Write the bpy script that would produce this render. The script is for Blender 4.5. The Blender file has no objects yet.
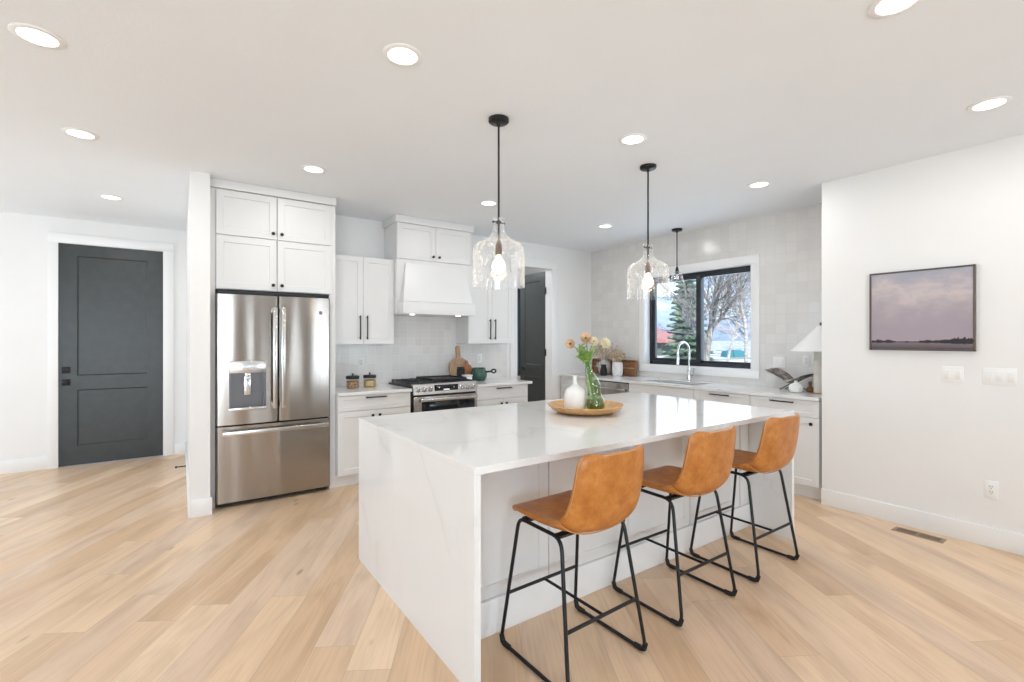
import bpy, bmesh, math, random
from mathutils import Vector, Matrix, Euler
SC = bpy.context.scene
COL = SC.collection
rnd = random.Random(7)
PI = math.pi

# ------------------------------------------------------------------ camera, sky, sun, window light, exposure
YAW = math.radians(55.0485)            # heading of the camera, from +X towards +Y
cam_d = bpy.data.cameras.new('camera'); cam = bpy.data.objects.new('camera', cam_d); COL.objects.link(cam)
cam.location = (0, 0, 1.41)
cam.rotation_euler = (PI/2, 0, YAW - PI/2)
cam_d.sensor_width = 36; cam_d.lens = 475/1024*36
cam_d.shift_y = -(341-339.5)/1024
cam_d.clip_end = 5000; cam_d.clip_start = 0.02
SC.camera = cam
SC.view_settings.view_transform = 'Standard'
SC.view_settings.look = 'None'
SC.view_settings.exposure = -0.21
SC.view_settings.gamma = 1
SC.view_settings.use_curve_mapping = False
try:
    SC.cycles.use_denoising = True
    SC.cycles.max_bounces = 10; SC.cycles.diffuse_bounces = 6; SC.cycles.glossy_bounces = 5
    SC.cycles.transparent_max_bounces = 24; SC.cycles.transmission_bounces = 8
    SC.cycles.caustics_reflective = False; SC.cycles.caustics_refractive = False
    SC.cycles.sample_clamp_indirect = 6
except Exception:
    pass

W = bpy.data.worlds.new('sky'); SC.world = W; W.use_nodes = True
nt = W.node_tree; nt.nodes.clear()
def wn(t, **k):
    n = nt.nodes.new(t)
    for a, b in k.items(): setattr(n, a, b)
    return n
tc = wn('ShaderNodeTexCoord'); sep = wn('ShaderNodeSeparateXYZ'); nt.links.new(tc.outputs['Generated'], sep.inputs[0])
ramp = wn('ShaderNodeValToRGB'); nt.links.new(sep.outputs['Z'], ramp.inputs[0])
e = ramp.color_ramp.elements
e[0].position = 0.0; e[0].color = (0.62, 0.80, 0.98, 1)
e[1].position = 0.55; e[1].color = (0.13, 0.33, 0.78, 1)
m_ = e.new(0.16); m_.color = (0.30, 0.56, 0.93, 1)
mp = wn('ShaderNodeMapping'); mp.inputs['Scale'].default_value = (3, 3, 9); nt.links.new(tc.outputs['Generated'], mp.inputs[0])
nz = wn('ShaderNodeTexNoise'); nz.inputs['Scale'].default_value = 1.6; nz.inputs['Detail'].default_value = 6; nt.links.new(mp.outputs[0], nz.inputs[0])
cr = wn('ShaderNodeValToRGB'); nt.links.new(nz.outputs[0], cr.inputs[0])
cr.color_ramp.elements[0].position = 0.53; cr.color_ramp.elements[1].position = 0.68
mx = wn('ShaderNodeMixRGB'); nt.links.new(cr.outputs[0], mx.inputs[0]); nt.links.new(ramp.outputs[0], mx.inputs[1]); mx.inputs[2].default_value = (1, 1, 1, 1)
bg = wn('ShaderNodeBackground'); bg.inputs[1].default_value = 1.9; nt.links.new(mx.outputs[0], bg.inputs[0])
wo = wn('ShaderNodeOutputWorld'); nt.links.new(bg.outputs[0], wo.inputs[0])

def light(name, kind, loc, rot, energy, color=(1, 1, 1), size=None, size_y=None, parent=None):
    d = bpy.data.lights.new(name, kind); d.energy = energy; d.color = color
    if kind == 'AREA':
        d.shape = 'RECTANGLE' if size_y else 'DISK'; d.size = size
        if size_y: d.size_y = size_y
    if kind == 'SUN': d.angle = math.radians(1)
    o = bpy.data.objects.new(name, d); COL.objects.link(o); o.location = loc; o.rotation_euler = rot
    if parent: o.parent = parent
    return o
light('sun', 'SUN', (0, 0, 20), (math.radians(48), 0, math.radians(-35)), 7.5, (1, 0.96, 0.9))
# added area lamps stand for daylight from unseen windows behind and to the left
REAR = [(-3.6, -1.9), (-1.75, -.05), (1.75, 2.0), (3.65, 4.4)]  # unseen openings; the narrow one is added for a streak in the refrigerator
LEFTW = [(0.4, 2.0), (2.6, 4.0), (4.6, 6.6)]
LEFT_W = [4, 7, 58]
DAY = (0.80, 0.91, 1.0)
for a_, b_ in REAR:
    light('window_daylight', 'AREA', ((a_+b_)/2, -3.8, 1.25), (PI/2+.5, 0, 0), 64*(b_-a_), DAY, b_-a_, 1.7)  # lamp floats inside the room, tilted up to brighten the ceiling
for (a_, b_), w_ in zip(LEFTW, LEFT_W):
    light('window_daylight', 'AREA', (-4.16, (a_+b_)/2, 1.3), (0, -PI/2, 0), w_, DAY, 2.2, b_-a_)
light('window_daylight', 'AREA', (5.32, 3.5, 1.66), (0, PI/2, 0), 14, DAY, 1.1, 1.4)
CAN_POWER = 5.2
PENDANT_POWER = 1.5

# ------------------------------------------------------------------ materials
MATS = {}
def mat(name, color=(.8, .8, .8), rough=.5, metal=0.0, **kw):
    m = bpy.data.materials.new(name); m.use_nodes = True
    b = m.node_tree.nodes['Principled BSDF']
    b.inputs['Base Color'].default_value = (*color, 1); b.inputs['Roughness'].default_value = rough; b.inputs['Metallic'].default_value = metal
    for k, v in kw.items(): b.inputs[k].default_value = v
    MATS[name] = m
    return m
class NT:
    def __init__(s, m): s.t = m.node_tree; s.b = m.node_tree.nodes.get('Principled BSDF')
    def n(s, t, ins=None, **k):
        x = s.t.nodes.new(t)
        for a, b in k.items(): setattr(x, a, b)
        for a, b in (ins or {}).items():
            if hasattr(b, 'is_output'): s.t.links.new(b, x.inputs[a])
            else: x.inputs[a].default_value = b
        return x
    def l(s, a, b): s.t.links.new(a, b)
    def coord(s, which='Object', scale=(1, 1, 1), rot=(0, 0, 0), loc=(0, 0, 0)):
        c = s.n('ShaderNodeTexCoord'); return s.n('ShaderNodeMapping', {'Vector': c.outputs[which], 'Scale': scale, 'Rotation': rot, 'Location': loc}).outputs[0]
    def ramp(s, f, stops):
        r = s.n('ShaderNodeValToRGB', {0: f}); el = r.color_ramp.elements
        el[0].position, el[0].color = stops[0][0], (*stops[0][1], 1); el[1].position, el[1].color = stops[-1][0], (*stops[-1][1], 1)
        for p, c in stops[1:-1]:
            x = el.new(p); x.color = (*c, 1)
        return r.outputs[0]
    def bump(s, h, strength=.2, dist=.01):
        x = s.n('ShaderNodeBump', {'Height': h, 'Strength': strength, 'Distance': dist}); s.l(x.outputs[0], s.b.inputs['Normal'])

def noise_mat(name, c1, c2, scale=8, rough=.5, detail=4, bump=0, bscale=None, map_scale=(1, 1, 1), lo=.35, hi=.65, metal=0, **kw):
    m = mat(name, c1, rough, metal, **kw); t = NT(m)
    v = t.coord(scale=map_scale); nz = t.n('ShaderNodeTexNoise', {'Vector': v, 'Scale': scale, 'Detail': detail})
    t.l(t.ramp(nz.outputs[0], [(lo, c1), (hi, c2)]), t.b.inputs['Base Color'])
    if bump:
        n2 = t.n('ShaderNodeTexNoise', {'Vector': v, 'Scale': bscale or scale*4, 'Detail': 3}); t.bump(n2.outputs[0], bump)
    return m
noise_mat('taupe_paint', (.20, .165, .135), (.22, .18, .15), 3, .6)
noise_mat('wall_paint', (.81, .805, .795), (.82, .815, .805), 3, .6, bump=.04, bscale=180)
noise_mat('ceiling_paint', (.82, .855, .89), (.83, .865, .90), 3, .75, bump=.12, bscale=70)
mat('trim_white', (.85, .85, .845), .35)
noise_mat('cabinet_white', (.755, .752, .745), (.765, .762, .755), 2, .33)
noise_mat('charcoal_paint', (.024, .028, .027), (.030, .034, .033), 12, .33, bump=.03, bscale=200)
mat('black_metal', (.012, .012, .013), .38, .3)
mat('black_matte', (.012, .012, .012), .55)
mat('black_frame', (.014, .018, .024), .4)
mat('black_glass', (.006, .006, .007), .08)
mat('grate_iron', (.018, .018, .022), .5)
mat('chrome', (.72, .72, .73), .16, 1)
mat('bright_steel', (.60, .59, .575), .24, 1)
mat('white_plastic', (.86, .86, .85), .3)
mat('rubber', (.01, .01, .01), .7)
mat('glow_white', (1, 1, 1), .5, 0, **{'Emission Color': (1, .97, .92, 1), 'Emission Strength': 5.0})
mat('bulb_glow', (1, .9, .7), .5, 0, **{'Emission Color': (1, .80, .52, 1), 'Emission Strength': 6.0})
mat('brass_socket', (.16, .11, .08), .4, .8)
mat('display_white', (.8, .8, .8), .4, 0, **{'Emission Color': (.9, .95, 1, 1), 'Emission Strength': .8})
# stainless steel, horizontally brushed so reflections smear vertically
m = mat('stainless', (.42, .385, .35), .21, 1); t = NT(m)
t.b.inputs['Anisotropic'].default_value = .7; t.b.inputs['Anisotropic Rotation'].default_value = .25
tg = t.n('ShaderNodeTangent', direction_type='RADIAL', axis='Z'); t.l(tg.outputs[0], t.b.inputs['Tangent'])
v = t.coord(scale=(3.4, 3.4, .22)); nz = t.n('ShaderNodeTexNoise', {'Vector': v, 'Scale': 1.5, 'Detail': .5}); t.bump(nz.outputs[0], .32, .03)
mat('recess_grey', (.17, .17, .18), .3, .6)
mat('steel_side', (.30, .30, .31), .4, .9)
# quartz
m = mat('quartz', (.82, .815, .80), .09); t = NT(m)
v = t.coord(scale=(1, .8, .55), rot=(.5, .25, .3)); n1 = t.n('ShaderNodeTexNoise', {'Vector': v, 'Scale': 1.25, 'Detail': 5, 'Roughness': .5, 'Distortion': .5})
a1 = t.n('ShaderNodeMath', {0: n1.outputs[0], 1: .5}, operation='SUBTRACT'); a2 = t.n('ShaderNodeMath', {0: a1.outputs[0]}, operation='ABSOLUTE')
n2 = t.n('ShaderNodeTexNoise', {'Vector': t.coord(loc=(3, 7, 1)), 'Scale': 2.2, 'Detail': 2}); fade = t.n('ShaderNodeMapRange', {0: n2.outputs[0], 1: .40, 2: .62, 3: .05, 4: .55})
vein = t.ramp(a2.outputs[0], [(0, (.60, .60, .595)), (.006, (.70, .70, .69)), (.03, (.755, .753, .745)), (.2, (.78, .777, .768))])
t.l(t.n('ShaderNodeMixRGB', {0: fade.outputs[0], 1: (.78, .777, .768, 1), 2: vein}).outputs[0], t.b.inputs['Base Color'])
# oak planks
m = mat('oak_planks', (.6, .42, .27), .34); t = NT(m)
rot = (0, 0, -math.radians(58.9))
v0 = t.coord(); vr = t.n('ShaderNodeVectorRotate', {'Vector': v0, 'Angle': -math.radians(58.9)}, rotation_type='Z_AXIS').outputs[0]
sr = t.n('ShaderNodeSeparateXYZ', {0: vr}); rowf = t.n('ShaderNodeMath', {0: sr.outputs['Y'], 1: .19}, operation='DIVIDE'); rowi = t.n('ShaderNodeMath', {0: rowf.outputs[0]}, operation='FLOOR')
wnz = t.n('ShaderNodeTexWhiteNoise', {'W': rowi.outputs[0]}, noise_dimensions='1D'); xo = t.n('ShaderNodeMath', {0: wnz.outputs['Value'], 1: 1.85, 2: sr.outputs['X']}, operation='MULTIPLY_ADD')
vr = t.n('ShaderNodeCombineXYZ', {0: xo.outputs[0], 1: sr.outputs['Y'], 2: 0.0}).outputs[0]
bk = t.n('ShaderNodeTexBrick', {'Vector': vr, 'Color1': (0, 0, 0, 1), 'Color2': (1, 1, 1, 1), 'Mortar': (.5, .5, .5, 1), 'Scale': 1, 'Mortar Size': .0009, 'Mortar Smooth': 0, 'Brick Width': 1.85, 'Row Height': .19}, offset=0)
rv = bk.outputs['Color']
sm = t.n('ShaderNodeVectorMath', {0: rv, 1: (37, 19, 0)}, operation='MULTIPLY')
va = t.n('ShaderNodeVectorMath', {0: vr, 1: sm.outputs[0]}, operation='ADD')
st = t.n('ShaderNodeMapping', {'Vector': va.outputs[0], 'Scale': (1.6, 48, 1)})
g1 = t.n('ShaderNodeTexNoise', {'Vector': st.outputs[0], 'Scale': 1.6, 'Detail': 7, 'Roughness': .62, 'Distortion': .5})
st2 = t.n('ShaderNodeMapping', {'Vector': va.outputs[0], 'Scale': (.7, 3.2, 1)})
g2 = t.n('ShaderNodeTexNoise', {'Vector': st2.outputs[0], 'Scale': 1.4, 'Detail': 4, 'Distortion': 1.6})
base = t.ramp(rv, [(0, (.67, .465, .295)), (.3, (.75, .53, .34)), (.5, (.735, .55, .40)), (.75, (.79, .575, .38)), (1, (.835, .64, .455))])
gr = t.ramp(g1.outputs[0], [(.28, (.84, .81, .785)), (.5, (1, 1, 1)), (.75, (1.05, 1.05, 1.05))])
mu = t.n('ShaderNodeMixRGB', {0: .75, 1: base, 2: gr}, blend_type='MULTIPLY')
gr2 = t.ramp(g2.outputs[0], [(.30, (.78, .73, .69)), (.55, (1, 1, 1)), (.8, (1.06, 1.04, 1.03))])
mu2 = t.n('ShaderNodeMixRGB', {0: .8, 1: mu.outputs[0], 2: gr2}, blend_type='MULTIPLY')
kv = t.n('ShaderNodeMapping', {'Vector': va.outputs[0], 'Scale': (.9, 2.4, 1)})
kn = t.n('ShaderNodeTexVoronoi', {'Vector': kv.outputs[0], 'Scale': 1.5})
kr = t.ramp(kn.outputs['Distance'], [(0, (.5, .42, .36)), (.03, (.62, .56, .5)), (.07, (1, 1, 1)), (1, (1, 1, 1))])
mu3 = t.n('ShaderNodeMixRGB', {0: .9, 1: mu2.outputs[0], 2: kr}, blend_type='MULTIPLY')
seam = t.n('ShaderNodeMixRGB', {0: bk.outputs['Fac'], 1: mu3.outputs[0], 2: (.46, .33, .23, 1)})
t.l(seam.outputs[0], t.b.inputs['Base Color'])
t.bump(g1.outputs[0], .05)
# glazed square tiles, one material per wall direction
def tile_mat(name, axis, size, c1, c2, grout):
    m = mat(name, c1, .16); t = NT(m); c = t.n('ShaderNodeTexCoord'); s = t.n('ShaderNodeSeparateXYZ', {0: c.outputs['Object']})
    cb = t.n('ShaderNodeCombineXYZ', {0: s.outputs['Y' if axis == 'x' else 'X'], 1: s.outputs['Z']})
    bk = t.n('ShaderNodeTexBrick', {'Vector': cb.outputs[0], 'Color1': (0, 0, 0, 1), 'Color2': (1, 1, 1, 1), 'Mortar': (.5, .5, .5, 1), 'Scale': 1, 'Mortar Size': .003, 'Mortar Smooth': .5, 'Brick Width': size, 'Row Height': size}, offset=0)
    nz = t.n('ShaderNodeTexNoise', {'Vector': c.outputs['Object'], 'Scale': 9, 'Detail': 3})
    ad = t.n('ShaderNodeMixRGB', {0: .3, 1: bk.outputs[0], 2: nz.outputs[0]})
    t.l(t.n('ShaderNodeMixRGB', {0: bk.outputs['Fac'], 1: t.ramp(ad.outputs[0], [(.1, c1), (.9, c2)]), 2: (*grout, 1)}).outputs[0], t.b.inputs['Base Color'])
    n2 = t.n('ShaderNodeTexNoise', {'Vector': c.outputs['Object'], 'Scale': 14, 'Detail': 1})
    sb = t.n('ShaderNodeMath', {0: n2.outputs[0], 1: bk.outputs['Fac']}, operation='SUBTRACT')
    t.bump(sb.outputs[0], .28, .004)
tile_mat('tile_window', 'x', .105, (.69, .672, .648), (.75, .735, .712), (.68, .66, .635))
tile_mat('tile_range', 'y', .095, (.72, .70, .68), (.78, .765, .745), (.82, .81, .795))
# leather
m = mat('leather', (.45, .19, .05), .36); t = NT(m)
v = t.coord(); n1 = t.n('ShaderNodeTexNoise', {'Vector': v, 'Scale': 16, 'Detail': 6, 'Roughness': .65})
t.l(t.ramp(n1.outputs[0], [(.3, (.36, .115, .017)), (.5, (.46, .165, .028)), (.70, (.56, .235, .055))]), t.b.inputs['Base Color'])
n2 = t.n('ShaderNodeTexNoise', {'Vector': v, 'Scale': 130, 'Detail': 3}); t.bump(n2.outputs[0], .14, .004)
mat('leather_edge', (.55, .27, .09), .45)
# thin glass: clear transmission with a fresnel sheen
def thin_glass(name, tint=(1, 1, 1), ior=1.45, bumpy=0, gain=1.0, seeds=0):
    m = bpy.data.materials.new(name); m.use_nodes = True; m.node_tree.nodes.clear(); t = NT(m)
    lf = t.n('ShaderNodeLayerWeight', {'Blend': .5}); p5 = t.n('ShaderNodeMath', {0: lf.outputs['Facing'], 1: 5.0}, operation='POWER'); f0 = ((ior-1)/(ior+1))**2
    fr = t.n('ShaderNodeMath', {0: p5.outputs[0], 1: 1-f0, 2: f0}, operation='MULTIPLY_ADD'); tr = t.n('ShaderNodeBsdfTransparent', {'Color': (*tint, 1)}); gl = t.n('ShaderNodeBsdfGlossy', {'Roughness': .03, 'Color': (1, 1, 1, 1)})
    if bumpy:
        v = t.coord(); nz = t.n('ShaderNodeTexNoise', {'Vector': v, 'Scale': 22, 'Detail': 2}); bp = t.n('ShaderNodeBump', {'Height': nz.outputs[0], 'Strength': bumpy, 'Distance': .02})
        t.l(bp.outputs[0], lf.inputs['Normal']); t.l(bp.outputs[0], gl.inputs['Normal'])
    f = t.n('ShaderNodeMath', {0: fr.outputs[0], 1: gain}, operation='MULTIPLY', use_clamp=True)
    mx = t.n('ShaderNodeMixShader', {0: f.outputs[0], 1: tr.outputs[0], 2: gl.outputs[0]})
    if seeds:      # bubbles and streaks in the glass scatter a little light
        v = t.coord(scale=(1, 1, .6)); n1 = t.n('ShaderNodeTexNoise', {'Vector': v, 'Scale': 32, 'Detail': 3}); lw = t.n('ShaderNodeLayerWeight', {'Blend': .22})
        s1 = t.n('ShaderNodeMapRange', {0: n1.outputs[0], 1: .56, 2: .72, 3: 0.0, 4: seeds}); s2 = t.n('ShaderNodeMath', {0: lw.outputs['Facing'], 1: .42}, operation='MULTIPLY')
        s3 = t.n('ShaderNodeMath', {0: s1.outputs[0], 1: s2.outputs[0]}, operation='ADD', use_clamp=True)
        df = t.n('ShaderNodeBsdfDiffuse', {'Color': (.95, .95, .95, 1)}); tl = t.n('ShaderNodeBsdfTranslucent', {'Color': (.95, .95, .95, 1)}); mm = t.n('ShaderNodeMixShader', {0: .5, 1: df.outputs[0], 2: tl.outputs[0]})
        mx = t.n('ShaderNodeMixShader', {0: s3.outputs[0], 1: mx.outputs[0], 2: mm.outputs[0]})
    o = t.n('ShaderNodeOutputMaterial'); t.l(mx.outputs[0], o.inputs[0])
    MATS[name] = m
thin_glass('pane_glass', (.97, .985, .99), 1.3)
thin_glass('seeded_glass', (.99, .99, .99), 1.42, .10, 1.0, .30)
thin_glass('jar_glass', (.98, .98, .97), 1.2)
thin_glass('green_glass', (.84, .91, .76), 1.45, .3, 1.3)
thin_glass('frosted_water', (.55, .62, .30), 1.33, .4, 1.2)
noise_mat('mango_wood', (.50, .26, .09), (.66, .40, .18), 5, .42, map_scale=(2, 9, 4))
noise_mat('acacia_wood', (.20, .085, .035), (.36, .18, .08), 4, .45, map_scale=(3, 3, 14))
noise_mat('board_wood', (.38, .23, .13), (.55, .37, .23), 5, .5, map_scale=(12, 12, 1.5))
noise_mat('board_red', (.30, .115, .05), (.40, .17, .08), 5, .5, map_scale=(12, 12, 1.5))
mat('white_ceramic', (.83, .82, .79), .28)
noise_mat('white_texture', (.80, .79, .77), (.72, .71, .69), 60, .6, bump=.4, bscale=60)
noise_mat('grey_stone', (.44, .42, .40), (.56, .54, .51), 14, .75, bump=.3)
noise_mat('plaster', (.74, .70, .63), (.80, .765, .70), 14, .8, bump=.2)
mat('linen_shade', (.88, .87, .86), .8)
mat('green_enamel', (.028, .085, .062), .22)
noise_mat('nuts', (.16, .08, .04), (.62, .40, .22), 70, .7, bump=.6)
noise_mat('pasta', (.58, .38, .16), (.74, .56, .30), 60, .7, bump=.5)
mat('stem_green', (.16, .30, .05), .5); noise_mat('leaf_green', (.20, .38, .05), (.38, .56, .14), 30, .5)
noise_mat('petal_peach', (.80, .52, .34), (.86, .70, .52), 30, .55); noise_mat('petal_cream', (.85, .76, .52), (.88, .82, .66), 30, .55)
mat('flower_heart', (.20, .17, .03), .7)
noise_mat('dried_flower', (.42, .31, .20), (.62, .50, .36), 40, .8)
mat('page_paper', (.60, .56, .52), .7); noise_mat('print_page', (.05, .04, .04), (.42, .36, .32), 16, .55, map_scale=(1, 1, 1))
mat('bronze_frame', (.13, .10, .085), .45, .3)
mat('vent_brown', (.33, .23, .15), .45); mat('vent_dark', (.03, .02, .015), .7)
# exterior
noise_mat('snow_ground', (.30, .30, .22), (.80, .82, .86), .35, .8, lo=.47, hi=.57)
noise_mat('mountain_rock', (.23, .27, .36), (.33, .37, .46), .02, .9)
m = mat('mountain', (.3, .34, .42), .9); t = NT(m)
gm = t.n('ShaderNodeTexCoord'); sp = t.n('ShaderNodeSeparateXYZ', {0: gm.outputs['Object']}); nz = t.n('ShaderNodeTexNoise', {'Vector': gm.outputs['Object'], 'Scale': .03, 'Detail': 6})
h1 = t.n('ShaderNodeMath', {0: nz.outputs[0], 1: 70.0}, operation='MULTIPLY'); h2 = t.n('ShaderNodeMath', {0: sp.outputs['Z'], 1: h1.outputs[0]}, operation='ADD'); h3 = t.n('ShaderNodeMath', {0: h2.outputs[0], 1: 150.0}, operation='DIVIDE')
t.l(t.ramp(h3.outputs[0], [(.25, (.26, .31, .39)), (.55, (.36, .42, .52)), (.64, (.80, .84, .9)), (1, (.9, .92, .96))]), t.b.inputs['Base Color'])  # haze is put into the colour: rock paled to blue-grey below the snow
noise_mat('spruce', (.07, .12, .07), (.24, .32, .22), 3, .8); noise_mat('bark', (.12, .10, .085), (.42, .39, .35), 6, .9, map_scale=(3, 3, .6)); noise_mat('birch_bark', (.55, .52, .48), (.30, .26, .22), 5, .9, map_scale=(1, 1, 3))
noise_mat('roof_red', (.42, .17, .15), (.52, .24, .21), 3, .8); noise_mat('dark_siding', (.10, .11, .10), (.15, .155, .145), 3, .8, map_scale=(.2, .2, 6))
mat('teal_paint', (.05, .22, .25), .3); mat('tyre', (.015, .015, .015), .8)
# the landscape painting: sky, cloud bank, tree line, field (object space: y = across, z = up)
m = mat('landscape_canvas', (.5, .45, .5), .75); t = NT(m)
c = t.n('ShaderNodeTexCoord'); s = t.n('ShaderNodeSeparateXYZ', {0: c.outputs['Generated']})
mpv = t.n('ShaderNodeMapping', {'Vector': c.outputs['Generated'], 'Scale': (1, 2.2, 3.6)})
n1 = t.n('ShaderNodeTexNoise', {'Vector': mpv.outputs[0], 'Scale': 1.3, 'Detail': 6, 'Roughness': .6})
za = t.n('ShaderNodeMapRange', {0: s.outputs['Z'], 1: .10, 2: .45, 3: 0.0, 4: .85}); zb = t.n('ShaderNodeMath', {0: n1.outputs[0], 1: .5}, operation='SUBTRACT'); z3 = t.n('ShaderNodeMath', {0: zb.outputs[0], 1: za.outputs[0], 2: s.outputs['Z']}, operation='MULTIPLY_ADD')
t.l(t.ramp(z3.outputs[0], [(0, (.09, .07, .08)), (.03, (.13, .105, .12)), (.075, (.20, .165, .18)), (.10, (.37, .31, .35)), (.28, (.36, .315, .355)), (.45, (.39, .34, .375)), (.60, (.44, .39, .41)), (.74, (.55, .48, .475)), (.86, (.42, .39, .43)), (1, (.35, .355, .41))]), t.b.inputs['Base Color'])
mat('painted_tree', (.035, .03, .035), .8)

# ------------------------------------------------------------------ mesh building
class MB:
    def __init__(s): s.bm = bmesh.new()
    def _v(s, p): return s.bm.verts.new(p)
    def box(s, x0, x1, y0, y1, z0, z1, bev=0.0):
        x0, x1 = min(x0, x1), max(x0, x1); y0, y1 = min(y0, y1), max(y0, y1); z0, z1 = min(z0, z1), max(z0, z1)
        vs = [s._v((x, y, z)) for x in (x0, x1) for y in (y0, y1) for z in (z0, z1)]
        fs = [s.bm.faces.new([vs[i] for i in q]) for q in ((0, 1, 3, 2), (4, 6, 7, 5), (0, 4, 5, 1), (2, 3, 7, 6), (0, 2, 6, 4), (1, 5, 7, 3))]
        if bev:
            bmesh.ops.bevel(s.bm, geom=list({e for f in fs for e in f.edges}), offset=bev, segments=2, affect='EDGES', profile=.5)
        return s
    def loft(s, rings, cap=True, closed=True):
        R = [[s._v(p) for p in r] for r in rings]; n = len(R[0])
        for a, b in zip(R, R[1:]):
            for i in range(n if closed else n-1):
                j = (i+1) % n
                try: s.bm.faces.new((a[i], a[j], b[j], b[i]))
                except ValueError: pass
        if cap and closed:
            s.bm.faces.new(R[0][::-1]); s.bm.faces.new(R[-1])
        return s
    def lathe(s, prof, c=(0, 0, 0), seg=24, axis='z', cap=True, wob=None):
        c = Vector(c); rings = []
        for r, z in prof:
            ring = []
            for i in range(seg):
                a = 2*PI*i/seg; rr = max(r, 1e-4)*(wob(a, z) if wob else 1)
                p = (rr*math.cos(a), rr*math.sin(a), z)
                if axis == 'y': p = (p[0], p[2], p[1])
                if axis == 'x': p = (p[2], p[0], p[1])
                ring.append(c+Vector(p))
            rings.append(ring)
        return s.loft(rings, cap)
    def tube(s, pts, r, seg=8, closed=False):
        pts = [Vector(p) for p in pts]; n = len(pts); rings = []; up = None
        for i, p in enumerate(pts):
            if closed: d = pts[(i+1) % n]-pts[i-1]
            else: d = pts[min(i+1, n-1)]-pts[max(i-1, 0)]
            d.normalize()
            if up is None: up = Vector((0, 0, 1)) if abs(d.z) < .9 else Vector((1, 0, 0))
            a = d.cross(up).normalized(); b = a.cross(d).normalized(); up = b
            rr = r[i] if isinstance(r, (list, tuple)) else r
            rings.append([p+(a*math.cos(2*PI*k/seg)+b*math.sin(2*PI*k/seg))*rr for k in range(seg)])
        if closed: rings.append(rings[0])
        return s.loft(rings, cap=not closed)
    def sphere(s, c, r, seg=12, sq=(1, 1, 1)):
        c = Vector(c); k = max(5, seg//2); prof = [(math.sin(PI*i/k), -math.cos(PI*i/k)) for i in range(k+1)]
        rings = [[c+Vector((max(a, 1e-3)*math.cos(2*PI*j/seg)*r*sq[0], max(a, 1e-3)*math.sin(2*PI*j/seg)*r*sq[1], b*r*sq[2])) for j in range(seg)] for a, b in prof]
        return s.loft(rings)
    def prism(s, poly, f0, f1):
        """poly: 2-D points; f0/f1 map a 2-D point to the two 3-D caps"""
        return s.loft([[Vector(f0(*p)) for p in poly], [Vector(f1(*p)) for p in poly]])
    def shaker(s, face, at, u0, u1, v0, v1, stile=.055, t=.02, rec=.008, rail=None):
        """recessed-panel front; face 'y-' looks to -Y (u = X), 'x-' looks to -X (u = Y); at = plane of the front"""
        rail = rail or stile
        P = (lambda u, v, d: (u, at+d, v)) if face == 'y-' else (lambda u, v, d: (at+d, u, v))
        def ring(a, b, d): return [s._v(P(*q, d)) for q in ((u0+a, v0+b), (u1-a, v0+b), (u1-a, v1-b), (u0+a, v1-b))]
        e_ = .0015
        rs = [ring(0, 0, t), ring(0, 0, e_), ring(e_, e_, 0), ring(stile, rail, 0), ring(stile+.003, rail+.003, rec)]
        for a, b in zip(rs, rs[1:]):
            for i in range(4): s.bm.faces.new((a[i], a[(i+1) % 4], b[(i+1) % 4], b[i]))
        s.bm.faces.new(rs[0][::-1]); s.bm.faces.new(rs[-1])
        return s
    def grid(s, fn, nu, nv):
        V = [[s._v(fn(i/nu, j/nv)) for j in range(nv+1)] for i in range(nu+1)]
        for i in range(nu):
            for j in range(nv): s.bm.faces.new((V[i][j], V[i+1][j], V[i+1][j+1], V[i][j+1]))
        return s
    def shift(s, v):
        bmesh.ops.translate(s.bm, verts=s.bm.verts, vec=v); return s
    def xf(s, M): s.bm.transform(M); return s
    def build(s, name, material, parent=None, smooth=40, solid=0, offset=0, subs=0):
        bmesh.ops.recalc_face_normals(s.bm, faces=s.bm.faces)
        me = bpy.data.meshes.new(name); s.bm.to_mesh(me); s.bm.free()
        if smooth:
            me.polygons.foreach_set('use_smooth', [True]*len(me.polygons)); me.set_sharp_from_angle(angle=math.radians(smooth))
        o = bpy.data.objects.new(name, me); COL.objects.link(o)
        me.materials.append(MATS[material] if isinstance(material, str) else material)
        if solid:
            md = o.modifiers.new('solid', 'SOLIDIFY'); md.thickness = solid; md.offset = offset
        if subs:
            md = o.modifiers.new('sub', 'SUBSURF'); md.levels = subs; md.render_levels = subs
        if parent: o.parent = parent
        return o

def tag(o, label, cat, group=None):
    o['label'] = label; o['category'] = cat
    if group: o['group'] = group
    return o
class Thing:
    """an Empty at the thing's base; parts are given in world coordinates (local=False) or in the thing's own"""
    def __init__(s, name, label, cat, loc=(0, 0, 0), rz=0, group=None):
        o = bpy.data.objects.new(name, None); COL.objects.link(o); o.location = loc; o.rotation_euler = (0, 0, rz); o.empty_display_size = .1
        tag(o, label, cat, group); s.o = o; s.loc = Vector(loc)
    def part(s, name, mb, material, parent=None, local=False, label=None, **k):
        if not local: mb.shift(-s.loc)
        o = mb.build(name, material, parent or s.o, **k)
        if label: o['label'] = label
        return o
def copy_tree(o, loc, label, rz=None, group=None):
    r = o.copy(); COL.objects.link(r); r.location = loc; r['label'] = label
    if rz is not None: r.rotation_euler = (0, 0, rz)
    if group: r['group'] = group
    for ch in list(o.children):
        c = ch.copy(); COL.objects.link(c); c.parent = r
        for g in ch.children:
            d = g.copy(); COL.objects.link(d); d.parent = c
    return r
def struct(name, mb, material, parent=None, **k):
    o = mb.build(name, material, parent, **k)
    if not parent: o['kind'] = 'structure'
    return o
def single(name, mb, material, label, cat, loc, group=None, **k):
    mb.shift(-Vector(loc)); o = mb.build(name, material, None, **k); o.location = loc
    return tag(o, label, cat, group)

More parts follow.
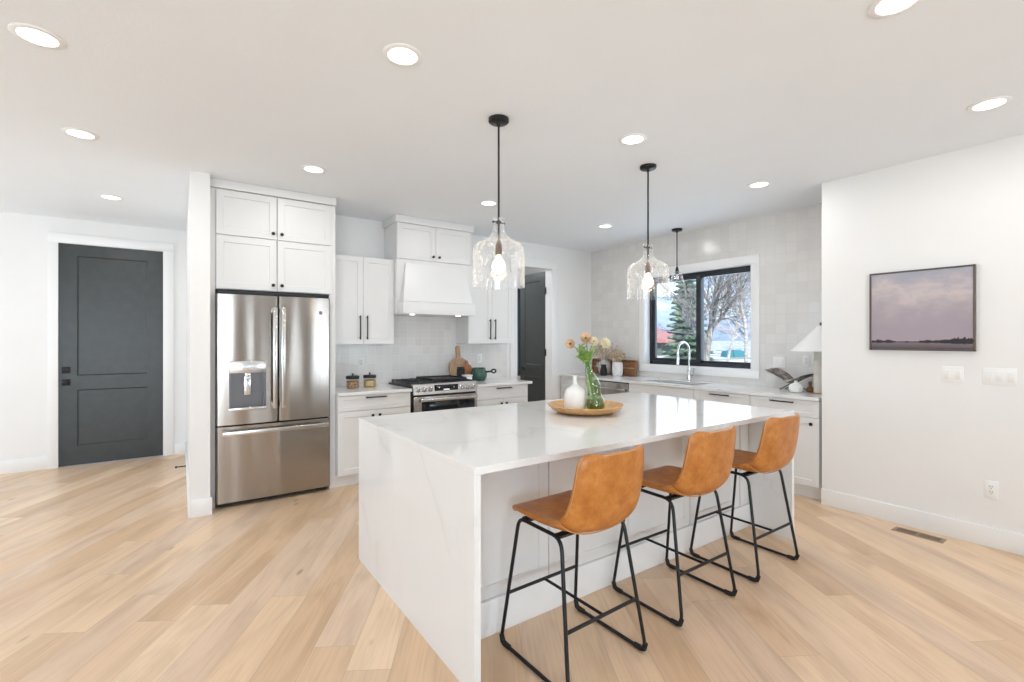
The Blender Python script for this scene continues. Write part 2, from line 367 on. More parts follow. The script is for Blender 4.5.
# ------------------------------------------------------------------ the room
CEIL = 2.75
XR, XW, YB, YH = 4.51, 5.165, 5.27, 7.14     # picture wall, window wall, range wall, hall end wall
struct('floor', MB().box(-4.2, 5.4, -4.2, 7.5, -.12, 0), 'oak_planks', smooth=0)
struct('ceiling', MB().box(-4.6, 5.6, -4.6, 7.7, CEIL, CEIL+.25), 'ceiling_paint', smooth=0)
struct('wall_right', MB().box(XR, 4.63, -4.2, 1.817, 0, CEIL).box(4.63, XW+.2, 1.57, 1.69, 0, CEIL), 'wall_paint', smooth=0)
def wall_open(axis, a0, a1, b0, b1, holes, mat_, name):
    """wall slab a0..a1 thick, b0..b1 long with openings (lo, hi, z0, z1)"""
    mb = MB()
    def bx(l, h, z0, z1):
        if h-l < 1e-4 or z1-z0 < 1e-4: return
        if axis == 'x': mb.box(a0, a1, l, h, z0, z1)
        else: mb.box(l, h, a0, a1, z0, z1)
    cur = b0
    for l, h, z0, z1 in sorted(holes):
        bx(cur, l, 0, CEIL); bx(l, h, 0, z0); bx(l, h, z1, CEIL); cur = h
    bx(cur, b1, 0, CEIL)
    return struct(name, mb, mat_, smooth=0)
WY0, WY1, WZ0, WZ1 = 2.777, 4.24, 1.072, 2.25
wall_open('x', XW, XW+.2, 1.69, YB, [(WY0, WY1, WZ0, WZ1)], 'tile_window', 'wall_window')
DX0, DX1, DZ = 3.747, 4.38, 2.43
wall_open('y', YB, YB+.13, .2, XW+.2, [(DX0, DX1, 0, DZ)], 'wall_paint', 'wall_back')
struct('wall_hall', MB().box(.066, .2, 4.535, YH, 0, CEIL), 'wall_paint', smooth=0)
wall_open('y', YH, YH+.15, -4.4, 3.0, [(-1.10, -.163, 0, 2.48)], 'wall_paint', 'wall_hall_end')
wall_open('x', -4.4, -4.2, -4.4, YH, [(a, b, .2, 2.4) for a, b in LEFTW], 'wall_paint', 'wall_left')
wall_open('y', -4.4, -4.2, -4.2, XR+.12, [(a, b, .2, 2.4) for a, b in REAR], 'taupe_paint', 'wall_front')  # unseen wall, coloured dark to dim the refrigerator's reflections
# room behind the dark inner door
wall_open('y', 7.0, 7.15, 3.0, 5.4, [(4.6, 5.10, .75, 2.34)], 'wall_paint', 'wall_pantry')
struct('wall_pantry_left', MB().box(2.9, 3.0, 5.4, 7.15, 0, CEIL), 'wall_paint', smooth=0)
struct('wall_pantry_right', MB().box(XW, XW+.2, 5.4, 7.0, 0, CEIL), 'wall_paint', smooth=0)
w = struct('window_2', MB().box(4.6, 5.10, 7.01, 7.09, .75, .82).box(4.6, 5.10, 7.01, 7.09, 2.27, 2.34).box(4.6, 4.66, 7.01, 7.09, .82, 2.27).box(5.06, 5.10, 7.01, 7.09, .82, 2.27).box(4.96, 5.01, 7.01, 7.09, .82, 2.27), 'black_frame')
struct('pane', MB().box(4.65, 5.07, 7.055, 7.061, .81, 2.28), 'pane_glass', w, smooth=0)
struct('trim_1', MB().box(4.50, 5.16, 6.94, 7.0, .69, .75).box(4.50, 5.16, 6.975, 7.0, 2.34, 2.43).box(4.50, 4.60, 6.975, 7.0, .75, 2.34).box(5.10, 5.16, 6.975, 7.0, .75, 2.34), 'trim_white')
light('pantry_fill_light', 'AREA', (3.75, 6.3, 2.70), (0, 0, 0), 22, (.92, .96, 1), .3)  # added fill lamp without a fixture, brightens the room behind the door
# baseboards
def base(name, x0, x1, y0, y1, h=.137): struct(name, MB().box(x0, x1, y0, y1, 0, h, .004), 'trim_white')
base('baseboard_right', XR-.015, XR, -4.2, 1.817)
struct('baseboard_hall', MB().box(.051, .066, 4.52, YH, 0, .137, .003).box(.0665, .213, 4.52, 4.535, 0, .137, .003), 'trim_white')
struct('baseboard_hall_end', MB().box(-4.2, -1.18, YH-.015, YH, 0, .137, .003).box(-.06, .051, YH-.015, YH, 0, .137, .003), 'trim_white')
base('baseboard_back', 4.478, 4.56, YB-.015, YB)
base('baseboard_left', -4.2, -4.185, -4.2, YH-.02); base('baseboard_front', -4.18, XR-.02, -4.2, -4.185)
# tile field behind the range
struct('trim_2', MB().box(1.20, 3.60, YB-.008, YB, .906, 1.69), 'tile_range', smooth=0)
# kitchen window: casing, jamb, black frame, panes
cw = .09
struct('trim_3', MB().box(XW-.018, XW, WY0-cw, WY1+cw, WZ0-cw, WZ0, .003).box(XW-.018, XW, WY0-cw, WY1+cw, WZ1, WZ1+cw, .003).box(XW-.018, XW, WY0-cw, WY0, WZ0, WZ1, .003).box(XW-.018, XW, WY1, WY1+cw, WZ0, WZ1, .003), 'trim_white')
struct('trim_4', MB().box(XW-.01, XW+.1, WY0, WY1, WZ0-.004, WZ0+.008).box(XW-.01, XW+.1, WY0, WY1, WZ1-.008, WZ1+.004).box(XW-.01, XW+.1, WY0-.004, WY0+.008, WZ0, WZ1).box(XW-.01, XW+.1, WY1-.008, WY1+.004, WZ0, WZ1), 'trim_white')
fx0, fx1 = XW+.085, XW+.15
win = struct('window_1', MB().box(fx0, fx1, WY0, WY1, WZ0, WZ0+.055, .003).box(fx0, fx1, WY0, WY1, WZ1-.06, WZ1, .003).box(fx0, fx1, WY0, WY0+.03, WZ0, WZ1, .003).box(fx0, fx1, WY1-.05, WY1, WZ0, WZ1, .003), 'black_frame')
my = 3.475
struct('mullion', MB().box(fx0-.006, fx1, my-.02, my+.045, WZ0+.05, WZ1-.055, .003), 'black_frame', win)
struct('sash', MB().box(fx0+.012, fx1-.01, my+.045, WY1-.05, WZ0+.055, WZ0+.095, .002).box(fx0+.012, fx1-.01, my+.045, WY1-.05, WZ1-.085, WZ1-.06, .002).box(fx0+.012, fx1-.01, WY1-.085, WY1-.05, WZ0+.09, WZ1-.08, .002), 'black_frame', win)
struct('sash', MB().box(fx0+.012, fx1-.01, WY0+.03, my-.02, WZ0+.055, WZ0+.078, .002).box(fx0+.012, fx1-.01, WY0+.03, my-.02, WZ1-.075, WZ1-.06, .002), 'black_frame', win)
struct('pane', MB().box(fx0+.03, fx0+.036, my+.03, WY1-.04, WZ0+.04, WZ1-.05), 'pane_glass', win, smooth=0)
struct('pane', MB().box(fx0+.03, fx0+.036, WY0+.02, my-.01, WZ0+.04, WZ1-.05), 'pane_glass', win, smooth=0)
# unseen great-room windows; the rear ones are placed to shape the refrigerator's reflections
for k, (a, b) in enumerate(REAR):
    w = struct('window_%d' % (3+k), MB().box(a, b, -4.34, -4.28, .2, .26).box(a, b, -4.34, -4.28, 2.34, 2.4).box(a, a+.06, -4.34, -4.28, .26, 2.34).box(b-.06, b, -4.34, -4.28, .26, 2.34).box((a+b)/2-.03, (a+b)/2+.03, -4.34, -4.28, .26, 2.34), 'black_frame')
    struct('pane', MB().box(a+.05, b-.05, -4.315, -4.309, .25, 2.35), 'pane_glass', w, smooth=0)
for k, (a, b) in enumerate(LEFTW):
    w = struct('window_%d' % (7+k), MB().box(-4.34, -4.28, a, b, .2, .26).box(-4.34, -4.28, a, b, 2.34, 2.4).box(-4.34, -4.28, a, a+.06, .26, 2.34).box(-4.34, -4.28, b-.06, b, .26, 2.34).box(-4.34, -4.28, (a+b)/2-.03, (a+b)/2+.03, .26, 2.34), 'black_frame')
    struct('pane', MB().box(-4.315, -4.309, a+.05, b-.05, .25, 2.35), 'pane_glass', w, smooth=0)
# hall door
struct('trim_5', MB().box(-1.18, -1.095, YH-.02, YH, 0, 2.48, .003).box(-.168, -.063, YH-.02, YH, 0, 2.48, .003).box(-1.18, -.063, YH-.02, YH, 2.475, 2.58, .003), 'trim_white')
def panel_door(mb, face, at, u0, u1, v0, v1, panels, t=.04, rec=.010):
    """slab with recessed panels on its face, cut as a grid of cells"""
    us = sorted({u0, u1, *[q for p in panels for q in p[:2]]}); vs = sorted({v0, v1, *[q for p in panels for q in p[2:]]})
    P = (lambda u, v, d: (u, at+d, v)) if face == 'y-' else (lambda u, v, d: (at+d, u, v))
    for i in range(len(us)-1):
        for j in range(len(vs)-1):
            a, b, c, d = us[i], us[i+1], vs[j], vs[j+1]
            isp = any(p[0] <= a and b <= p[1] and p[2] <= c and d <= p[3] for p in panels)
            q = [(a, c), (b, c), (b, d), (a, d)]
            if isp:
                e_ = .012; q2 = [(a+e_, c+e_), (b-e_, c+e_), (b-e_, d-e_), (a+e_, d-e_)]
                A = [mb._v(P(*x, 0)) for x in q]; B = [mb._v(P(*x, rec)) for x in q2]
                for k in range(4): mb.bm.faces.new((A[k], A[(k+1) % 4], B[(k+1) % 4], B[k]))
                mb.bm.faces.new(B)
            else: mb.bm.faces.new([mb._v(P(*x, 0)) for x in q])
    bmesh.ops.remove_doubles(mb.bm, verts=mb.bm.verts, dist=1e-5)
    A = [P(u0, v0, 0), P(u1, v0, 0), P(u1, v1, 0), P(u0, v1, 0)]; B = [P(u0, v0, t), P(u1, v0, t), P(u1, v1, t), P(u0, v1, t)]
    mb.loft([[Vector(p) for p in A], [Vector(p) for p in B]], cap=False); mb.bm.faces.new([mb._v(p) for p in B])
    bmesh.ops.remove_doubles(mb.bm, verts=mb.bm.verts, dist=1e-5)
    return mb
d1 = struct('door_1', panel_door(MB(), 'y-', YH+.004, -1.095, -.168, .008, 2.473, [(-.944, -.318, 1.004, 2.346), (-.944, -.318, .222, .848)]), 'charcoal_paint', smooth=20)
for z in (.934, 1.072):
    struct('deadbolt' if z > 1 else 'door_knob', MB().box(-1.07, -1.0, YH-.012, YH+.01, z-.035, z+.035, .004).lathe([(.012, 0), (.012, -.02), (.025, -.028), (.025, -.05), (.012, -.058)] if z < 1 else [(.02, 0), (.02, -.014), (.008, -.016), (.008, -.03)], (-1.035, YH-.01, z), 14, 'y'), 'black_metal', d1)
for z in (.28, .98, 1.68, 2.25):
    struct('hinge', MB().box(-.176, -.158, YH-.008, YH+.02, z-.05, z+.05, .002), 'black_metal', d1)
# inner door, swung open into the room behind
struct('trim_6', MB().box(DX0-.10, DX0, YB-.02, YB, 0, DZ, .003).box(DX1, DX1+.095, YB-.02, YB, 0, DZ, .003).box(DX0-.10, DX1+.095, YB-.02, YB, DZ, DZ+.10, .003).box(DX0-.002, DX0+.012, YB-.02, YB+.13, 0, DZ).box(DX1-.012, DX1+.002, YB-.02, YB+.13, 0, DZ).box(DX0, DX1, YB-.02, YB+.13, DZ-.012, DZ+.002), 'trim_white')
d2 = struct('door_2', panel_door(MB(), 'x-', DX1-.012, YB+.132, YB+.752, .01, 2.405, [(YB+.25, YB+.64, 1.03, 2.28), (YB+.25, YB+.64, .22, .86)]), 'charcoal_paint', smooth=20)
struct('door_handle', MB().lathe([(.026, 0), (.026, -.012), (.011, -.014), (.011, -.055)], (DX1-.012, YB+.695, .96), 16, 'x').tube([(DX1-.065, YB+.70, .96), (DX1-.065, YB+.65, .96), (DX1-.063, YB+.57, .956)], .009), 'black_metal', d2)
for z in (.30, 1.22, 2.12):
    struct('hinge', MB().box(DX1-.03, DX1-.005, YB+.112, YB+.136, z-.05, z+.05, .002), 'black_metal', d2)

# ------------------------------------------------------------------ kitchen island
IX0, IX1, IY0, IY1, TOP = .944, 3.56, 1.61, 3.075, .906
t_ = Thing('island_countertop', 'large white veined quartz island top with waterfall sides reaching the floor', 'countertop', (2.25, 2.34, 0))
t_.part('slab', MB().box(IX0, IX1, IY0, IY1, TOP-.031, TOP, .0015), 'quartz', smooth=0)
t_.part('waterfall_panel', MB().box(IX0, IX0+.031, IY0, IY1, 0, TOP-.031), 'quartz', smooth=0)
t_.part('waterfall_panel', MB().box(IX1-.031, IX1, IY0, IY1, 0, TOP-.031), 'quartz', smooth=0)
t_ = Thing('island_cabinet', 'white panelled island cabinet under the overhanging quartz top behind the stools', 'cabinet', (2.25, 2.34, 0))
ix0, ix1, iz = IX0+.032, IX1-.032, TOP-.032
KY = 1.926
t_.part('body', MB().box(ix0, ix1, KY+.02, IY1-.06, .0, iz), 'cabinet_white', smooth=0)
ks = [ix0, 1.582, 2.192, 2.802, 3.412]
for a, b in zip(ks, ks[1:]):
    t_.part('back_panel', MB().shaker('y-', KY, a+.003, b-.003, .17, iz-.004, .06, .02, .007), 'cabinet_white')
t_.part('stile', MB().box(3.415, ix1-.002, KY-.006, KY+.02, .17, iz-.004, .002), 'cabinet_white')
t_.part('baseboard', MB().box(ix0+.001, ix1-.001, KY-.016, KY+.02, 0, .168, .004), 'trim_white')
for x in (1.582, 2.802):
    t_.part('support_bracket', MB().box(x-.02, x+.02, IY0+.05, KY+.01, iz-.010, iz, .001).box(x-.02, x+.02, KY-.006, KY+.002, iz-.06, iz, .001), 'steel_side', label='steel bracket under the overhang')
ya, yb = IY1-.06, IY1-.04
for k in range(4):
    a = ix0+k*(ix1-ix0)/4; b = ix0+(k+1)*(ix1-ix0)/4
    mb = MB(); mb.box(a+.002, b-.002, ya, yb, .11, .70, .002)
    t_.part('door', mb, 'cabinet_white'); t_.part('drawer', MB().box(a+.002, b-.002, ya, yb, .705, iz-.004, .002), 'cabinet_white')

# ------------------------------------------------------------------ bar stools (built once around (0,0), facing +Y)
def shell_rows():
    #        y,    z,   half width, edge rise, dirY, dirZ (direction the edges curl)
    return [(.212, .604, .175, 0, 0, 1), (.205, .626, .192, 0, 0, 1), (.165, .634, .203, .003, 0, 1), (.06, .628, .210, .010, 0, 1), (-.05, .618, .214, .024, .1, 1), (-.13, .609, .217, .052, .3, .95),
            (-.190, .614, .221, .076, .5, .85), (-.228, .643, .222, .078, .8, .6), (-.248, .692, .219, .066, .95, .3), (-.260, .755, .212, .055, 1, .15), (-.268, .82, .208, .050, 1, .1), (-.275, .88, .203, .048, 1, .1), (-.279, .920, .197, .047, 1, .08), (-.281, .936, .187, .045, 1, .05), (-.282, .945, .168, .040, 1, 0), (-.2825, .949, .14, .034, 1, -.05)]
def shell_fn(rows, nv=14, off=0.0):
    pts = []
    for i, (y, z, w_, e_, dy, dz) in enumerate(rows):
        r = []
        for j in range(nv+1):
            s_ = -1+2*j/nv; k = abs(s_)**2.4
            r.append(Vector((w_*math.sin(s_*PI/2*.98)*.55+w_*s_*.45, y+e_*k*dy, z+e_*k*dz)))
        pts.append(r)
    return pts
def sheet(mb, rows):
    R = [[mb._v(p) for p in r] for r in rows]
    for a, b in zip(R, R[1:]):
        for i in range(len(a)-1): mb.bm.faces.new((a[i], a[i+1], b[i+1], b[i]))
    return mb
def fillet(pts, r, n=5):
    pts = [Vector(p) for p in pts]; out = [pts[0]]
    for a, b, c in zip(pts, pts[1:], pts[2:]):
        d1, d2 = (a-b), (c-b); rr = min(r, d1.length*.45, d2.length*.45); p, q = b+d1.normalized()*rr, b+d2.normalized()*rr
        for k in range(n+1):
            u = k/n; out.append(p*(1-u)**2+b*2*u*(1-u)+q*u*u)
    out.append(pts[-1]); return out
ST = Thing('bar_stool', 'caramel leather bar stool nearest the camera, at the near end of the island', 'bar stool', (1.468, 1.621, 0), .03, 'leather bar stools along the island')
full = shell_fn(shell_rows())
K = 6
seat = ST.part('seat', sheet(MB(), full[:K+1]), 'leather', local=True, solid=.026, offset=0, subs=2, smooth=180)
back = ST.part('backrest', sheet(MB(), full[K:]), 'leather', local=True, solid=.026, offset=0, subs=2, smooth=180)
edge = [r[0] for r in full[K:]] + full[-1][1:-1] + [r[-1] for r in full[K:]][::-1]
back_pipe = ST.part('piping', MB().tube([p+Vector((0, -.012, 0)) for p in edge], .0028, 6), 'leather_edge', back, local=True, label='pale stitched edge of the backrest')
ST.part('piping', MB().tube([p+Vector((0, -.006, -.010)) for p in full[K]], .003, 6), 'leather_edge', back, local=True)
zr = .593
for sx in (-1, 1):
    lo, hi = .238*sx, .190*sx
    for sy, nm in ((1, 'front'), (-1, 'rear')):
        yl, yh = (.225, .15) if sy > 0 else (-.228, -.135)
        path = fillet([(hi, 0, zr), (hi, yh, zr), (lo, yl, .011), (lo, 0, .011)], .055 if sy < 0 else .04)
        ST.part('leg', MB().tube(path, .0085, 10), 'black_metal', local=True)
        ST.part('foot_cap', MB().tube([(lo, yl-.004*sy, .045), (lo, yl-.014*sy, .017), (lo, yl-.03*sy, .0125), (lo, yl-.065*sy, .0125)], [.0115, .0125, .0125, .0115], 10), 'rubber', local=True)
fz = .24; u = fz/zr; fxh = .238+(.190-.238)*u; fyf = .225+(.15-.225)*u; fyr = -.228+(-.135+.228)*u
ST.part('footrest', MB().tube([(-fxh, fyf, fz), (fxh, fyf, fz)], .008, 10), 'black_metal', local=True)
ST.part('footrest', MB().tube([(-fxh, fyr, fz), (fxh, fyr, fz)], .008, 10), 'black_metal', local=True)
ST.part('stretcher', MB().tube([(0, fyf, fz), (0, fyr, fz)], .007, 10), 'black_metal', local=True)
ST.part('seat_bracket', MB().box(-.19, .19, .09, .13, zr-.004, zr+.012, .003).box(-.19, .19, -.13, -.09, zr-.004, zr+.008, .003).box(-.06, .06, -.15, .12, zr, zr+.014, .003), 'black_metal', local=True)
copy_tree(ST.o, (2.243, 1.648, 0), 'caramel leather bar stool in the middle of the row of three', 0)
copy_tree(ST.o, (2.975, 1.655, 0), 'caramel leather bar stool at the far end of the island near the picture wall', 0)

# ------------------------------------------------------------------ refrigerator in its surround
FX0, FX1, FS = .243, 1.150, .710
t_ = Thing('refrigerator', 'stainless steel french-door refrigerator with water dispenser and bottom freezer drawer', 'refrigerator', ((FX0+FX1)/2, 4.95, 0))
t_.part('body', MB().box(FX0+.006, FX1-.006, 4.69, 5.24, .03, 1.80).box(FX0+.02, FX1-.02, 4.66, 4.70, .012, .05), 'black_matte', smooth=0)
t_.part('hinge_cover', MB().box(FX0+.01, FX1-.01, 4.625, 4.72, 1.796, 1.822, .003), 'black_matte')
def fdoor(x0, x1, z0, z1, bulge=.010, y0=4.598, hole=None):
    """slightly bowed front with rounded vertical edges; hole = (x0,x1,z0,z1) left open"""
    mb = MB(); n = 14
    xs = [x0, x0+.004, x0+.012]+[x0+.012+(x1-x0-.024)*i/n for i in range(1, n)]+[x1-.012, x1-.004, x1]
    def yy(x):
        u = (x-(x0+x1)/2)/((x1-x0)/2); y = y0+bulge*u*u
        ed = min(x-x0, x1-x)
        if ed < .012: y += .012*(1-ed/.012)**2
        return y
    if hole:
        xs = sorted(set([q for q in xs if not (hole[0]-.012 < q < hole[0]+.012 or hole[1]-.012 < q < hole[1]+.012)]+[hole[0], hole[1]]))
    zs = [z0, z1] if not hole else [z0, hole[2], hole[3], z1]
    for i in range(len(xs)-1):
        for j in range(len(zs)-1):
            if hole and hole[0] <= xs[i] and xs[i+1] <= hole[1]+1e-6 and j == 1: continue
            a, b, c, d = xs[i], xs[i+1], zs[j], zs[j+1]
            mb.bm.faces.new([mb._v(p) for p in ((a, yy(a), c), (b, yy(b), c), (b, yy(b), d), (a, yy(a), d))])
    pts = [(x, yy(x)) for x in xs]
    for z in (z0, z1):
        mb.bm.faces.new([mb._v((x, y, z)) for x, y in pts]+[mb._v((x1, 4.685, z)), mb._v((x0, 4.685, z))])
    for x in (x0, x1): mb.bm.faces.new([mb._v(p) for p in ((x, yy(x), z0), (x, 4.685, z0), (x, 4.685, z1), (x, yy(x), z1))])
    mb.bm.faces.new([mb._v(p) for p in ((x0, 4.685, z0), (x1, 4.685, z0), (x1, 4.685, z1), (x0, 4.685, z1))])
    bmesh.ops.remove_doubles(mb.bm, verts=mb.bm.verts, dist=1e-5)
    return mb
H0 = (.349, .600, .838, 1.125)
dl = t_.part('door', fdoor(FX0, FS-.003, .693, 1.79, hole=H0), 'stainless', smooth=30)
dr = t_.part('door', fdoor(FS+.003, FX1, .693, 1.79), 'stainless', smooth=30)
fz_ = t_.part('freezer_drawer', fdoor(FX0, FX1, .045, .680, .012), 'stainless', smooth=30)
for x, d_ in ((.676, dl), (.742, dr)):
    t_.part('handle', MB().box(x-.018, x+.018, 4.535, 4.552, .815, 1.69, .005).box(x-.014, x+.014, 4.545, 4.612, .82, .86, .004).box(x-.014, x+.014, 4.545, 4.612, 1.645, 1.685, .004), 'bright_steel', d_)
t_.part('handle', MB().box(.285, 1.122, 4.535, 4.552, .612, .648, .005).box(.30, .34, 4.545, 4.612, .618, .642, .004).box(1.07, 1.11, 4.545, 4.612, .618, .642, .004), 'bright_steel', fz_)
t_.part('dispenser_panel', MB().box(.335, .611, 4.588, 4.66, 1.125, 1.228, .004), 'bright_steel', dl)
t_.part('dispenser_recess', MB().box(.335, .352, 4.592, 4.66, .836, 1.126).box(.597, .611, 4.592, 4.66, .836, 1.126).box(.35, .60, 4.655, 4.664, .836, 1.126), 'recess_grey', dl)
t_.part('dispenser_paddle', MB().box(.448, .50, 4.628, 4.640, .935, 1.10, .003).box(.452, .496, 4.60, 4.645, 1.095, 1.126, .004), 'chrome', dl)
t_.part('drip_tray', MB().box(.330, .614, 4.574, 4.66, .812, .836, .004), 'bright_steel', dl)
for a_, b_, c_, e_ in ((.556, .566, 1.172, 1.182), (.39, .43, 1.176, 1.180), (.45, .49, 1.176, 1.180)):
    t_.part('control_mark', MB().box(a_, b_, 4.586, 4.589, c_, e_), 'display_white', dl)
t_.part('badge', MB().lathe([(.0185, .004), (.0185, -.001), (.0155, -.002), (.015, -.0012), (.001, -.0012)], (1.063, 4.600, 1.655), 24, 'y'), 'steel_side', dr)
sw = [(1.063+.0095*math.cos(a)*math.cos(2*a)*1.1, 4.5962, 1.655+.0095*math.sin(a)) for a in [2*PI*k/30 for k in range(30)]]
t_.part('badge_script', MB().tube(sw, .0008, 5, closed=True), 'black_metal', dr)
# surround with two rows of doors
def knob(P, axis):
    return MB().lathe([(.007, 0), (.006, -.012), (.014, -.018), (.0155, -.024), (.013, -.030), (.002, -.032)], P, 16, axis)
def bar_pull_h(mb, face, at, u, z, L):
    for s_ in (-1, 1):
        c = u+s_*(L/2-.018)
        mb.box(c-.005, c+.005, at-.028, at, z-.005, z+.005) if face == 'y-' else mb.box(at-.028, at, c-.005, c+.005, z-.005, z+.005)
    mb.box(u-L/2, u+L/2, at-.034, at-.024, z-.006, z+.006, .002) if face == 'y-' else mb.box(at-.034, at-.024, u-L/2, u+L/2, z-.006, z+.006, .002)
    return mb
def bar_pull_v(face, at, u, z0, z1):
    mb = MB()
    for z in (z0+.018, z1-.018): mb.box(u-.005, u+.005, at-.028, at, z-.005, z+.005)
    return mb.box(u-.006, u+.006, at-.034, at-.024, z0, z1, .002)
YS = 4.66
t_ = Thing('refrigerator_cabinet', 'tall white cabinet surround with four shaker doors above the refrigerator', 'cabinet', (.7, 4.97, 0))
t_.part('side_panel', MB().box(.201, .240, YS+.01, YB-.001, 0, CEIL-.075), 'cabinet_white', smooth=0)
t_.part('side_panel', MB().box(1.156, 1.212, YS+.01, YB-.001, 0, CEIL-.075), 'cabinet_white', smooth=0)
t_.part('carcass', MB().box(.240, 1.156, YS+.022, YB-.001, 1.835, CEIL-.075), 'cabinet_white', smooth=0)
t_.part('crown', MB().box(.201, 1.216, YS-.014, YB-.001, CEIL-.07, CEIL-.001, .003), 'cabinet_white')
for z0, z1 in ((1.84, 2.288), (2.296, 2.672)):
    for a, b, kx in ((.246, .704, .675), (.712, 1.172, .745)):
        d_ = t_.part('door', MB().shaker('y-', YS, a, b, z0, z1, .055), 'cabinet_white')
        t_.part('knob', knob((kx, YS, z0+.048), 'y'), 'black_metal', d_)

# ------------------------------------------------------------------ wall cabinets and hood
def upper(name, label, x0, x1, z0, z1, yf, handles, split=None):
    t_ = Thing(name, label, 'cabinet', ((x0+x1)/2, YB-.15, z0))
    t_.part('carcass', MB().box(x0, x1, yf+.021, YB-.009, z0, z1), 'cabinet_white', smooth=0)
    c = split or (x0+x1)/2
    for a, b, hx in ((x0+.002, c-.0015, c-.037), (c+.0015, x1-.002, c+.037)):
        d_ = t_.part('door', MB().shaker('y-', yf, a, b, z0+.002, z1-.002, .055), 'cabinet_white')
        if handles == 'bar': t_.part('handle', bar_pull_v('y-', yf, hx, z0+.05, z0+.30), 'black_metal', d_)
        else: t_.part('knob', knob((hx, yf, z0+.05), 'y'), 'black_metal', d_)
    return t_
upper('wall_cabinet', 'white two-door wall cabinet between the refrigerator and the hood', 1.214, 1.905, 1.36, 2.275, 4.96, 'bar', 1.57)
upper('wall_cabinet', 'white two-door wall cabinet right of the hood, beside the dark inner door', 2.827, 3.47, 1.36, 2.275, 4.96, 'bar', 3.165)
t_ = upper('hood_cabinet', 'short white two-door cabinet with crown directly above the range hood', 1.907, 2.822, 2.284, CEIL-.078, 4.88, 'knob', 2.364)
t_.part('crown', MB().box(1.884, 2.842, 4.855, YB-.009, CEIL-.077, CEIL-.001, .003), 'cabinet_white')
t_ = Thing('range_hood', 'white tapered wooden range hood over the stove', 'range hood', (2.364, 5.0, 1.683))
t_.part('back_box', MB().box(1.907, 2.822, 4.895, YB-.009, 1.70, 2.283), 'cabinet_white', smooth=0)
bt = [(1.938, 4.772), (2.783, 4.772), (2.783, 4.894), (1.938, 4.894)]; tp = [(2.005, 4.872), (2.722, 4.872), (2.722, 4.894), (2.005, 4.894)]
t_.part('shroud', MB().loft([[Vector((*p, 1.819)) for p in bt], [Vector((*p, 2.238)) for p in tp]]).box(1.95, 2.77, 4.79, 4.89, 1.81, 1.825), 'cabinet_white', smooth=0)
t_.part('band', MB().box(1.922, 2.80, 4.742, 4.894, 1.683, 1.812, .003).box(1.922, 2.80, 4.89, YB-.009, 1.683, 1.70), 'cabinet_white')
for x in (2.06, 2.62):
    t_.part('hood_light', MB().lathe([(.028, .0), (.028, -.006), (.022, -.008), (.002, -.008)], (x, 4.83, 1.684), 20), 'glow_white')

# ------------------------------------------------------------------ base cabinets, range wall
def base_y(name, label, x0, x1, yf, cols, kind='drawer+doors', knobs=None, endp=False):
    t_ = Thing(name, label, 'cabinet', ((x0+x1)/2, YB-.3, 0))
    t_.part('carcass', MB().box(x0, x1, yf+.021, YB-.001, .115, .872), 'cabinet_white', smooth=0)
    t_.part('toe_kick', MB().box(x0, x1, yf+.075, YB-.001, 0, .115), 'cabinet_white', smooth=0)
    d_ = t_.part('drawer', MB().shaker('y-', yf, x0+.003, x1-.003, .727, .870, .05, .02, .006, .035), 'cabinet_white')
    t_.part('handle', bar_pull_h(MB(), 'y-', yf, (x0+x1)/2, .848, .21), 'black_metal', d_)
    c = (x0+x1)/2
    for a, b, kx in ((x0+.003, c-.0015, c-.035), (c+.0015, x1-.003, c+.035)):
        d_ = t_.part('door', MB().shaker('y-', yf, a, b, .12, .722, .055), 'cabinet_white')
        t_.part('knob', knob((kx, yf, .67), 'y'), 'black_metal', d_)
YC = 4.60
base_y('base_cabinet', 'white base cabinet with a drawer between the refrigerator and the stove', 1.214, 1.945, YC, 1)
base_y('base_cabinet', 'white base cabinet with a drawer right of the stove, beside the dark inner door', 2.732, 3.450, YC, 1)
def slab(name, label, mb, loc): return single(name, mb, 'quartz', label, 'countertop', loc, smooth=0)
slab('countertop', 'short white quartz counter holding the two glass jars, left of the stove', MB().box(1.213, 1.950, YC-.025, YB-.009, .876, TOP, .002), (1.58, 4.9, .876))
slab('countertop', 'short white quartz counter right of the stove by the dark inner door', MB().box(2.728, 3.50, YC-.025, YB-.009, .876, TOP, .002), (3.1, 4.9, .876))
# range
RX0, RX1, RY = 1.966, 2.718, 4.565
t_ = Thing('gas_range', 'slide-in stainless gas range with black grates and front knobs', 'stove', ((RX0+RX1)/2, 4.9, 0))
t_.part('body', MB().box(RX0-.012, RX1+.006, RY+.05, YB-.012, .02, .90), 'black_matte', smooth=0)
t_.part('cooktop', MB().box(RX0-.012, RX1+.008, RY+.06, YB-.012, .90, .922, .003), 'black_metal')
t_.part('control_panel', MB().prism([(RY+.01, .835), (RY+.07, .835), (RY+.07, .945), (RY+.04, .948), (RY+.025, .94)], lambda y, z: (RX0, y, z), lambda y, z: (RX1, y, z)), 'bright_steel', smooth=25)
def onpanel(z): return RY+.01+.015*(z-.835)/.105
disp = t_.part('display', MB().box(2.205, 2.485, onpanel(.893)-.004, RY+.05, .855, .928, .002), 'black_glass')
for a_, b_, c_, e_ in ((2.31, 2.38, .872, .882), (2.255, 2.262, .895, .902), (2.43, 2.437, .895, .902)):
    t_.part('display_mark', MB().box(a_, b_, onpanel(.893)-.0052, onpanel(.893), c_, e_), 'display_white', disp)
